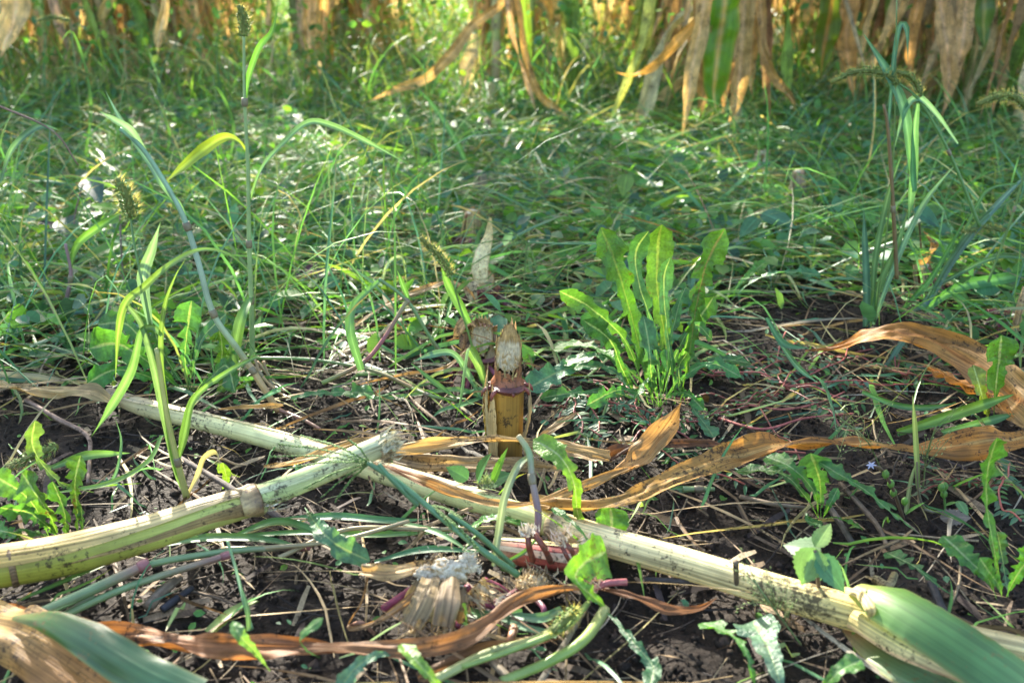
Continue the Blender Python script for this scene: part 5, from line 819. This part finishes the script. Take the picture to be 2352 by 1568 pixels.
trif((1120, 1110), 'broad leaved weed with a fluffy bud between the long stalk and the tall stump', [((1075, 1100, 3), (1025, 1070, 4), 50, (.07, .18, .07)), ((1095, 1105, 3.4), (1118, 1040, 7), 50, (.07, .19, .06)), ((1120, 1110, 3), (1175, 1085, 4), 50, (.08, .17, .06)), ((1130, 1110, 3.4), (1160, 1030, 7), 24, (.1, .23, .05))], [(1100, 1120, .5), (1100, 1112, 2), (1098, 1105, 3)])
tag(mkp('seed_bud', M['seed'], None, lambda mb: fibres(mb, Lp((1118, 1108, 3.6))[0], (.1, -.4, 1), 260, .006, .9, (.4, .5, .3), th=.0003, rad=.004)), 'small fluffy pale green seed bud beside the broad leaved weed', 'seed bud')
trif((2110, 1130), 'small lobelia like weed with one pale blue flower and round green pods', [((2080, 1180, 1), (2120, 1150, 3), 12, (.08, .2, .05)), ((2170, 1160, 1), (2200, 1150, 2), 14, (.08, .2, .05)), ((2060, 1170, 1), (2030, 1150, 2), 12, (.08, .2, .05))], [(2075, 1190, .5), (2050, 1120, 4), (2028, 1082, 6), (2012, 1070, 7)], nm='flowering_weed')
fw = [o for o in bpy.data.objects if o.name == 'flowering_weed'][0]
def fl_(mb):
    c = Lp((2000, 1066, 7.2))[0]
    for k in range(6): a = k*1.05; oval(mb, c, (math.cos(a), -.5, math.sin(a)*.8), (0, -1, .2), .0042, .0016, (.45, .5, .72), ns=5)
mkp('flower', M['petal'], fw, fl_)
for a in [(2046, 1112, 4.4), (2052, 1132, 3.4), (2078, 1152, 2.4), (2162, 1120, 3.6), (2170, 1118, 3.6), (2168, 1135, 2.8), (2034, 1090, 6)]:
        p = Lp(a)[0]; mkp('pod', M['green'], fw, lambda mb: tube(mb, [p-[0, 0, .003], p-[0, 0, .001], p+[0, 0, .002], p+[0, 0, .004]], [.0008, .0026, .0026, .0006], (.12, .24, .05), nseg=8, ns=8))
mkp('stem', M['stem'], fw, lambda mb: tube(mb, Lp((2172, 1190, .5), (2170, 1150, 2), (2166, 1118, 3.8)), .0009, (.1, .22, .05), nseg=5, ns=10))
trif((2200, 1175), 'round grey withered leaf lying on the soil left of the right edge dandelion', [((2160, 1190, 1.4), (2235, 1185, 1.4), 50, (.16, .13, .1)), ((2200, 1150, 1.8), (2225, 1185, 1.4), 30, (.1, .22, .08))], [(2170, 1195, .4), (2165, 1192, 1)], ser=.2)
# fine panicle grasses
def panicle(base, pts, label, n=16, ln=.035):
    b = G(*base); th = thing('panicle_grass', label, 'grass plant', (b[0], b[1], float(gz(b[0], b[1])))); P = Lp(*pts); mkp('stem', M['stem'], th, lambda mb: tube(mb, P, .0006, (.14, .2, .07), nseg=5, ns=16))
    def pn(mb):
        S = cat(P, 40)
        for k in range(n):
            i = random.randint(12, 39); d = nz(S[i]-S[i-1]+np.array([random.gauss(0, .6) for _ in range(3)])*.012*1.0/1.0*8*0+np.array([random.gauss(0, .8), random.gauss(0, .5), random.gauss(0, .6)])*.0); d = nz(nz(S[i]-S[i-1])+np.array([random.gauss(0, .6), random.gauss(0, .4), random.gauss(0, .5)])); l = ln*random.uniform(.4, 1)
            e2 = S[i]+d*l; tube(mb, [S[i], S[i]+d*l*.5+[0, 0, .002], e2], [.00028, .00022, .00018], (.16, .22, .08), nseg=4, ns=5)
            for q in range(5): p = S[i]+d*l*(.4+.15*q)+np.array([random.gauss(0, .0018) for _ in range(3)]); bead(mb, p, d, .0014, .0005, np.array((.3, .36, .14))*random.uniform(.7, 1.3))
    mkp('panicle', M['seed'], th, pn)
panicle((1760, 1400), [(1840, 1480, .5), (1780, 1400, 3), (1730, 1330, 5)], 'wispy panicle grass below the ribbed stalk', 18)
panicle((2000, 1010), [(2030, 1090, 1), (1990, 1010, 5), (1930, 960, 8)], 'hair fine panicle grass over the golden brown leaf', 18, .05)
panicle((2120, 1040), [(2120, 1120, 1), (2130, 1040, 5), (2150, 980, 8)], 'hair fine panicle grass beside the slim dull stems at the right', 14, .04)
panicle((1410, 560), [(1430, 620, 2), (1410, 520, 8), (1395, 455, 12)], 'airy panicle grass above the big dandelion clump', 20, .06)
panicle((420, 680), [(450, 720, 2), (430, 620, 7), (400, 560, 10)], 'airy panicle grass between the foxtail stems at the left', 24, .06)
panicle((330, 650), [(300, 720, 2), (330, 640, 5), (200, 590, 8)], 'loose panicle grass over the left rosette', 22, .06)
# dead stems and sticks traced
for pts, r, c, lb in [([(340, 1395, .8), (375, 1355, 1), (412, 1325, .8)], .004, (.2, .15, .1), 'weathered split stick on the soil below the snapped stalk'), ([(372, 1400, .5), (410, 1372, .7), (440, 1350, .5)], .003, (.04, .04, .045), 'black wet stick beside the split one'),
    ([(1690, 1290, 5), (1692, 1340, 2.5), (1694, 1372, .8)], .002, (.14, .11, .07), 'short grey twig standing against the ribbed stalk'), ([(700, 1225, .8), (560, 1140, 2), (480, 1090, 1.5), (410, 1050, .8)], .0028, (.1, .08, .07), 'dark stem lying on soil between the two felled stalks'),
    ([(1480, 1330, 1), (1600, 1336, 1.2), (1700, 1345, .8)], .0022, (.06, .05, .045), 'dark thin stem beneath the ribbed stalk'), ([(1810, 1080, .6), (1900, 1160, 1), (1960, 1250, .6)], .003, (.09, .075, .06), 'dark rotten stem on the right hand soil'), ([(1700, 1140, .6), (1780, 1158, 1), (1850, 1166, .6)], .002, (.2, .15, .1), 'pale straw stem on the soil left of the low dandelion'),
    ([(60, 918, 2), (130, 960, 2.4), (200, 1000, 2), (205, 1050, 1), (202, 1110, .4)], .0022, (.22, .15, .11), 'purple bent stem on the soil at left'), ([(1430, 1035, 1), (1560, 1010, 1.4), (1700, 1030, 1.6), (1850, 1040, 1)], .0012, (.36, .12, .09), 'thin red runner along the golden leaf'), ([(1650, 960, .8), (1750, 985, 1.2), (1850, 960, 1.2), (1960, 950, .8)], .0013, (.4, .12, .1), 'thin red runner curving over the open soil at right'),
    ([(1720, 930, .8), (1800, 940, 1.2), (1880, 925, 1.2), (1940, 900, .8)], .0011, (.38, .13, .1), 'second red runner just above the curving one'), ([(800, 1440, .5), (830, 1430, 1.5), (860, 1455, .5)], .0016, (.3, .16, .1), 'pinkish root piece left of the toppled stump'), ([(1105, 1490, 1), (1170, 1560, 1.4), (1190, 1600, 1)], .003, (.24, .2, .14), 'grey stem at the bottom edge below the toppled stump'),
    ([(2010, 1330, .6), (2040, 1345, 1), (2055, 1320, .6)], .0034, (.24, .2, .1), 'short green brown stub on the soil right of the spotted weed'), ([(2140, 1340, .8), (2165, 1400, 1), (2180, 1430, .6)], .003, (.035, .035, .04), 'black stick leaning on soil near the broad green blade'), ([(1930, 1110, .5), (2010, 1200, .8), (2040, 1260, .5)], .0022, (.13, .1, .07), 'brown dead stem among the right hand clods')]:
    P = Lp(*pts); mb = MB(); tube(mb, P, [r, r*.95, r*.8], c, nseg=8, ns=24, wob=.12); tag(mb.build('fallen_twig', M['litter']), lb, 'twig')
#CORN
def corn_proto(seed, loc, label, low=True):
    random.seed(seed); np.random.seed(seed)
    r = thing('corn_plant', label, 'corn plant', loc); x0, y0, z0 = r.location; H = random.uniform(2.25, 2.6); B = np.array([x0, y0, z0-.02])
    lean = np.array([random.uniform(-.06, .06), random.uniform(-.06, .06), 0])
    ax = lambda z: B+np.array([lean[0]*z+.012*math.sin(z*4+seed), lean[1]*z+.01*math.cos(z*3+seed), z])
    zs = [0]; 
    while zs[-1] < H: zs.append(zs[-1]+random.uniform(.1, .14)+.05*min(1, zs[-1]))
    def st_(mb):
        for a, b in zip(zs[:-1], zs[1:]):
            ra = .0135*(1-.55*a/H); c = rc(random.choice([(.5, .46, .2), (.46, .42, .2), (.36, .4, .12), (.52, .42, .22)]), .1)
            tube(mb, [ax(a), ax((a+b)/2), ax(b)], [ra*1.1, ra, ra*1.05], c, nseg=8, ns=5, cap=False)
            tube(mb, [ax(b-.004), ax(b), ax(b+.005)], [ra*1.05, ra*1.25, ra*1.0], (.2, .13, .06), nseg=8, ns=4, cap=False)
    mkp('stalk', M['stalk'], r, st_)
    def roots(mb):
        for k in range(9):
            a = k*.7+random.random()*.3; d = np.array([math.cos(a), math.sin(a), 0]); tube(mb, [ax(.05)+d*.01, ax(.035)+d*.03, ax(0)+d*.05], [.003, .003, .002], (.14, .05, .04), nseg=5, ns=6)
    mkp('brace_roots', M['root'], r, roots)
    for k in range(5):     # dead lowest leaves hanging round the foot
        a = random.random()*6.28; d = np.array([math.cos(a), math.sin(a), 0]); s = np.cross(d, (0, 0, 1))*random.uniform(-.08, .08); z = random.uniform(.32, .75); o = random.uniform(.03, .1)
        P = [ax(z)+d*.01, ax(z+.03)+d*o*.6, ax(z-.08)+d*o+s*.4, ax(z*.5)+d*o*1.1+s, ax(random.uniform(.01, .12))+d*o*1.5+s*1.4]; w_ = random.uniform(.025, .05); c = rc(random.choice([(.5, .38, .22), (.42, .28, .13), (.55, .44, .26), (.34, .22, .11), (.5, .34, .13)]))
        mkp('dry_leaf', M['dry'], r, lambda mb: ribbon(mb, P, [w_*.4, w_, w_*.9, w_*.7, w_*.3], nrm=(*(d[:2]*.2), 1), tw=[0, random.uniform(-40, 40), random.uniform(-90, 90), random.uniform(-140, 140)], fold=random.uniform(.2, .6), wave=.3, wf=3, nu=6, ns=26, crump=.35, col=c, jag=.08))
    ph = random.random()*6.28
    for i, z in enumerate(zs[1:-1]):
        a = ph+i*math.pi+random.uniform(-.5, .5); d = np.array([math.cos(a), math.sin(a), 0]); p0 = ax(z)+d*.01; s = np.cross(d, (0, 0, 1))*random.uniform(-.2, .2)
        if z < .95 and random.random() < .9 or random.random() < .15:     # dead hanging leaf
            l = random.uniform(.45, .75); o = random.uniform(.04, .16); zz = z+random.uniform(.03, .1)
            P = [p0, ax(zz)+d*(o*.6), ax(zz-.06)+d*o+s*.5, ax(max(.05, zz-l*.5))+d*(o*1.05)+s, ax(max(.01, zz-l))+d*(o*1.3+.05*random.random())+s*1.5]
            c = rc(random.choice([(.55, .45, .26), (.58, .44, .2), (.5, .38, .2), (.62, .52, .3), (.45, .32, .16), (.56, .44, .18), (.36, .42, .12), (.2, .34, .06), (.25, .38, .08)])); w_ = random.uniform(.022, .048)
            mkp('dry_leaf', M['dry'], r, lambda mb: ribbon(mb, P, [w_*.5, w_, w_, w_*.8, w_*.4], nrm=(*(d[:2]*.2), 1), tw=[0, random.uniform(-50, 50), random.uniform(-120, 120), random.uniform(-200, 200)], fold=random.uniform(.2, .8), wave=.35, wf=3, nu=6, ns=26, crump=.25, col=c, rib=tuple(np.array(c)*1.3), jag=.1))
        else:
            l = random.uniform(.6, .85)*(1-.3*max(0, z/H-.7)); e = random.uniform(.35, .6); w_ = random.uniform(.06, .085)
            P = [p0, p0+d*l*.3+np.array([0, 0, l*e*.7]), p0+d*l*.65+s+np.array([0, 0, l*e*.6]), p0+d*l*.95+s*2+np.array([0, 0, l*(e-.65)])]
            c = rc(random.choice([(.07, .15, .035), (.1, .18, .04), (.17, .2, .05), (.28, .24, .07), (.4, .28, .12)]))
            mkp('leaf', M['corn'], r, lambda mb: ribbon(mb, P, [w_*.6, w_, w_*.9, w_*.4], nrm=(*(-d[:2]), .6), tw=[0, random.uniform(-20, 20), random.uniform(-50, 50)], fold=.2, wave=.14, wf=4, nu=6, ns=24, col=c, rib=(.3, .34, .14), edge=rc((.3, .24, .1)), tip=(.42, .28, .12)))
        p1 = ax(z+.1); c = rc(random.choice([(.42, .36, .16), (.45, .33, .17), (.25, .28, .09)]))
        if z < .8 and random.random() < .8: mkp('sheath', M['sheath'], r, lambda mb: tube(mb, [ax(z-.005), ax(z+.05), p1], [.017*(1-.45*z/H), .0165*(1-.45*z/H), .017*(1-.5*z/H)], c, nseg=8, ns=4, a0=math.degrees(-a)-150, a1=math.degrees(-a)+150))
    return r
VC = {}
def verts(me):
    if me.name not in VC: v = np.empty(len(me.vertices)*3, np.float32); me.vertices.foreach_get('co', v); VC[me.name] = v.reshape(-1, 3)
    return VC[me.name]
SV = np.array(SUN)
# sun fleck targets: corn leaves in the sun's way are left out to light them
FLECKS = [(D(450, 370, G(585, 870)[1]), .04), (D(300, 690, G(430, 1150)[1]), .04), (D(440, 1110, G(430, 1150)[1]), .035), (G(790, 785), .05), (G(1305, 1100, .05), .035), (G(1405, 1220, .03), .035), (G(1350, 1320, .04), .04),
    (G(2260, 900, .03), .035), (G(190, 1150, .03), .04), (G(1300, 1430, .03), .03), (G(1480, 1500), .05), (G(30, 600), .04), (G(1000, 1300, .04), .03), (G(540, 450), .05), (G(300, 340), .05), (G(1380, 370), .05), (G(900, 330), .04), (G(1750, 350), .05), (G(2100, 700), .03), (G(1000, 260), .06), (G(1580, 460), .04), (G(650, 390), .06), (G(1400, 320), .07), (G(1650, 460), .05), (G(850, 480), .05), (G(200, 430), .06), (G(1120, 240), .08), (G(1950, 330), .06), (G(1300, 200), .1), (G(600, 180), .1)]
def blocks(W_):
    for P, r in FLECKS:
        d = W_-P; k = d@SV; q = d-k[:, None]*SV
        if np.any((k > .1) & ((q*q).sum(1) < r*r)): return True
    return False
def copy_plant(src, loc, rz, s, label, group=None):
    c_, s_ = math.cos(rz), math.sin(rz); Rm = np.array([[c_, s_, 0], [-s_, c_, 0], [0, 0, 1]])*s; keep = []
    for ch in src.children:
        if ch.name.split('.')[0] in ('leaf', 'dry_leaf', 'stalk') and loc[1] < 8 and blocks(verts(ch.data)@Rm+np.array(loc)):
            if ch.name.startswith('stalk'): loc = (loc[0]+.09, *loc[1:]); keep.append(ch)
            continue
        keep.append(ch)
    r = src.copy(); sc.collection.objects.link(r); r.location = loc; r.rotation_euler = (0, 0, rz); r.scale = (s, s, s); r['label'] = label
    if group: r['group'] = group
    for ch in keep:
        c = ch.copy(); sc.collection.objects.link(c); c.parent = r
    return r
FAR = 'dry corn plants standing in rows behind the stubble'; FARL = 'standing corn plant with drying leaves farther back among the rows'
rows = [(-.05, 2.95), (.55, 2.5), (1.24, 2.5), (-.72, 3.5), (-1.4, 3.1), (1.95, 2.5), (2.62, 2.6), (-2.1, 2.6), (-2.75, 2.7), (3.3, 3.), (-3.4, 3.)]
near = {0: 'bare pale corn stalk ending the middle row, dry leaf arching left', 1: 'standing corn plant with broad green leaf among hanging tan leaves, right of centre',
        2: 'standing corn plant with long tan leaves at the end of the right hand row', 3: 'corn plant with tan hanging leaf left of centre behind tall weeds', 4: 'standing corn plant with pale broad dead leaf at the left edge'}
heroes = {}; protos = []; cnt = 0; taken = []
for k in range(5):
    x, y = rows[k]; rt = corn_proto(100+k, (x, y, float(gz(x, y))), near[k]); heroes[k] = rt; protos.append(rt)
SRC = list(protos)
SPOTS = []
def in_view(x, y): return abs(x) < .53*(y*cp+.15)+.12
cand = []
for k in range(-6, 8):
    bx = -.05+.66*k; y0 = dict(zip([0, 1, 2, -1, -2, 3, 4, -3, -4, 5, -5], [q[1] for q in rows])).get(k, 2.6)
    y = y0+(.25 if k in (0, 1, 2, -1, -2) else 0)
    while y < 5.7:
        cand.append((bx+random.uniform(-.03, .03)+(rows[[0, 1, 2, -1, -2].index(k)][0]-bx if k in (0, 1, 2, -1, -2) else 0), y)); y += random.uniform(.115, .165)*(1 if y < 4.5 else 1+.7*(y-4.5))
cand.sort(key=lambda c: c[1]); nv = 0; rest = []
for x, y in cand:
    v = in_view(x, y)
    if not v and (abs(x) > .53*y+1.9 or y > 5.5): continue
    if v: nv += 1
    if v and nv > 285: rest.append((x, y)); continue
    if y > 8.6: rest.append((x, y)); continue
    copy_plant(random.choice(SRC), (x, y, float(gz(x, y))), random.uniform(0, 6.28), random.uniform(.9, 1.08), FARL, FAR)
# the last rows as one mass
mb1 = MB()
for y in np.arange(13, 16, .6):
    for x in np.arange(-7, 7, .3):
        x1 = x+random.uniform(-.1, .1); c = rc(random.choice([(.4, .34, .15), (.35, .25, .12), (.12, .18, .05)]))
        tube(mb1, [(x1, y, 0), (x1+.05, y, 1.1), (x1, y+.05, 2.2)], [.014, .01, .006], c, nseg=5, ns=4, cap=False)
        for z in np.arange(.2, 2.1, .22):
            a = random.random()*6.28; d = np.array([math.cos(a), math.sin(a), 0]); p = np.array([x1, y, z]); l = random.uniform(.4, .7)
            c = rc(random.choice([TAN, GOLD, (.1, .18, .04), YG])); ribbon(mb1, [p, p+d*.2+[0, 0, .15], p+d*.35+[0, 0, -.05], p+d*.45+[0, 0, -l*.7]], .06, nrm=(*(-d[:2]), .6), nu=2, ns=7, col=c)
tag(mb1.build('distant_corn', M['corn']), 'dense mass of far corn plants closing off the back of the field', 'corn', None, 'stuff')
# extra traced leaves of the nearest plants
traced = set()
def cleaf(k, pts, w_, Y, c, mt='dry', rib=None, **kw):
    P = [D(a, b, Y+(q[0] if q else 0)) for a, b, *q in pts]; W_ = PX(P, w_)*(.95 if mt == 'corn' else .78); a = dict(nu=8, crump=.3, fold=.3, wave=.2, wf=3, ns=40, nrm=(0, -1, .25)); a.update(kw)
    traced.add(mkp('leaf' if mt == 'corn' else 'dry_leaf', M[mt], heroes[k], lambda mb: ribbon(mb, P, W_, col=tuple(np.array(c)*(1.15, 1.12, .85)), rib=rib or tuple(np.array(c)*1.5), **a)).name)
cleaf(0, [(1165, -30), (1148, 12), (1085, 60), (1040, 120), (980, 178), (910, 205), (828, 242)], [14, 24, 26, 34, 30, 24, 8], 2.62, (.4, .28, .14), tw=[0, 12, -5, 10, 25, 10, 0], crump=.12)
cleaf(0, [(1180, -60), (1195, 60), (1212, 150), (1240, 215), (1290, 262), (1335, 295)], [20, 26, 20, 24, 28, 16], 2.6, (.44, .28, .11), tw=[0, 60, 20, -30, 10, 0])
cleaf(0, [(1160, -60), (1172, 60), (1190, 130), (1215, 200), (1232, 262)], [16, 26, 12, 22, 8], 2.6, (.42, .3, .2), tw=[0, 40, 80, 0, 0])
cleaf(0, [(1200, -60), (1208, 60), (1222, 140)], [26, 28, 10], 2.98, (.1, .2, .04), 'corn')
cleaf(1, [(1668, -80), (1662, 20), (1648, 130), (1640, 220), (1652, 285)], [66, 84, 72, 48, 12], 2.36, (.09, .24, .02), 'corn', rib=(.5, .42, .15), tw=[0, 10, -8, 10, 0], edge=(.3, .3, .06))
cleaf(1, [(1625, -80), (1608, 60), (1590, 160), (1578, 240), (1566, 315)], [60, 56, 42, 36, 20], 2.3, (.46, .33, .18), tw=[0, 20, -20, 25, 0])
cleaf(1, [(1640, -80), (1622, 40), (1600, 130), (1612, 210), (1600, 262)], [40, 52, 44, 34, 10], 2.38, (.38, .24, .11), tw=[0, -25, 25, -20, 0])
cleaf(1, [(1690, -80), (1690, 80), (1668, 170), (1660, 262)], [50, 54, 44, 16], 2.44, (.34, .22, .12), tw=[0, 30, -30, 10])
cleaf(1, [(1742, -60), (1730, 80), (1722, 170), (1730, 230)], [40, 44, 30, 10], 2.46, (.44, .3, .14), tw=[0, -30, 20, 10])
cleaf(1, [(1718, -80), (1706, 70), (1700, 160), (1690, 240), (1672, 285)], [64, 60, 50, 46, 20], 2.4, (.42, .29, .15), tw=[0, -20, 20, -15, 10])
cleaf(1, [(1740, -80), (1748, 40), (1752, 110), (1780, 180), (1818, 225), (1826, 262)], [30, 34, 30, 26, 30, 12], 2.42, (.36, .22, .09), tw=[0, 30, -30, 10])
cleaf(1, [(1660, -40), (1600, 40), (1560, 90), (1500, 150), (1455, 172), (1412, 166)], [16, 30, 34, 30, 22, 8], 2.35, (.5, .3, .1), tw=[20, 50, 10, 40, 60, 0])
cleaf(1, [(1600, -60), (1606, 90), (1622, 190), (1606, 280)], [36, 40, 34, 16], 2.45, (.38, .25, .13), tw=[0, 40, -20, 10])
cleaf(2, [(2150, -80), (2166, 60), (2180, 150), (2175, 225), (2160, 275)], [52, 60, 48, 34, 14], 2.42, (.45, .3, .17), tw=[0, 15, -25, 20, 0])
cleaf(2, [(2220, -80), (2216, 60), (2200, 140), (2196, 200)], [46, 50, 44, 20], 2.45, (.5, .34, .2), tw=[0, -25, 20, 0])
cleaf(2, [(2130, -80), (2100, 40), (2090, 130), (2100, 190)], [40, 44, 30, 12], 2.5, (.4, .24, .1), tw=[0, 25, -20, 0])
cleaf(2, [(2270, -80), (2258, 30), (2262, 120)], [50, 50, 16], 2.5, (.08, .17, .06), 'corn', rib=(.3, .34, .14))
cleaf(2, [(1960, -80), (1944, 60), (1950, 160), (1962, 225)], [60, 60, 46, 22], 2.6, (.42, .24, .1), tw=[0, 25, -20, 0])
cleaf(2, [(1920, -80), (1906, 40), (1890, 120), (1884, 190)], [50, 60, 44, 12], 2.7, (.09, .17, .03), 'corn', rib=(.4, .25, .08))
cleaf(3, [(378, -60), (378, 20), (366, 80), (362, 132)], [10, 26, 34, 8], 2.95, (.55, .42, .24), tw=[0, 30, 0, 0])
cleaf(3, [(718, -80), (708, 60), (712, 130), (706, 215)], [34, 40, 26, 14], 3.2, (.5, .34, .18), tw=[0, 30, -20, 0])
cleaf(3, [(740, -80), (745, 50), (738, 120)], [26, 26, 10], 3.2, (.48, .3, .13), tw=[0, 30, -20, 0])
cleaf(4, [(20, -80), (38, 10), (22, 70), (0, 135)], [70, 80, 66, 20], 2.3, (.6, .46, .28), tw=[0, 12, -15, 0])
cleaf(4, [(290, -60), (240, 30), (250, 110)], [30, 30, 10], 3.2, (.46, .36, .16), tw=[0, 30, -20, 0])
for k in heroes:      # flecks again, for the leaves of the nearest plants
    for ch in list(heroes[k].children):
        if ch.name.split('.')[0] in ('leaf', 'dry_leaf') and ch.name not in traced and blocks(verts(ch.data)+np.array(heroes[k].location)): bpy.data.objects.remove(ch)
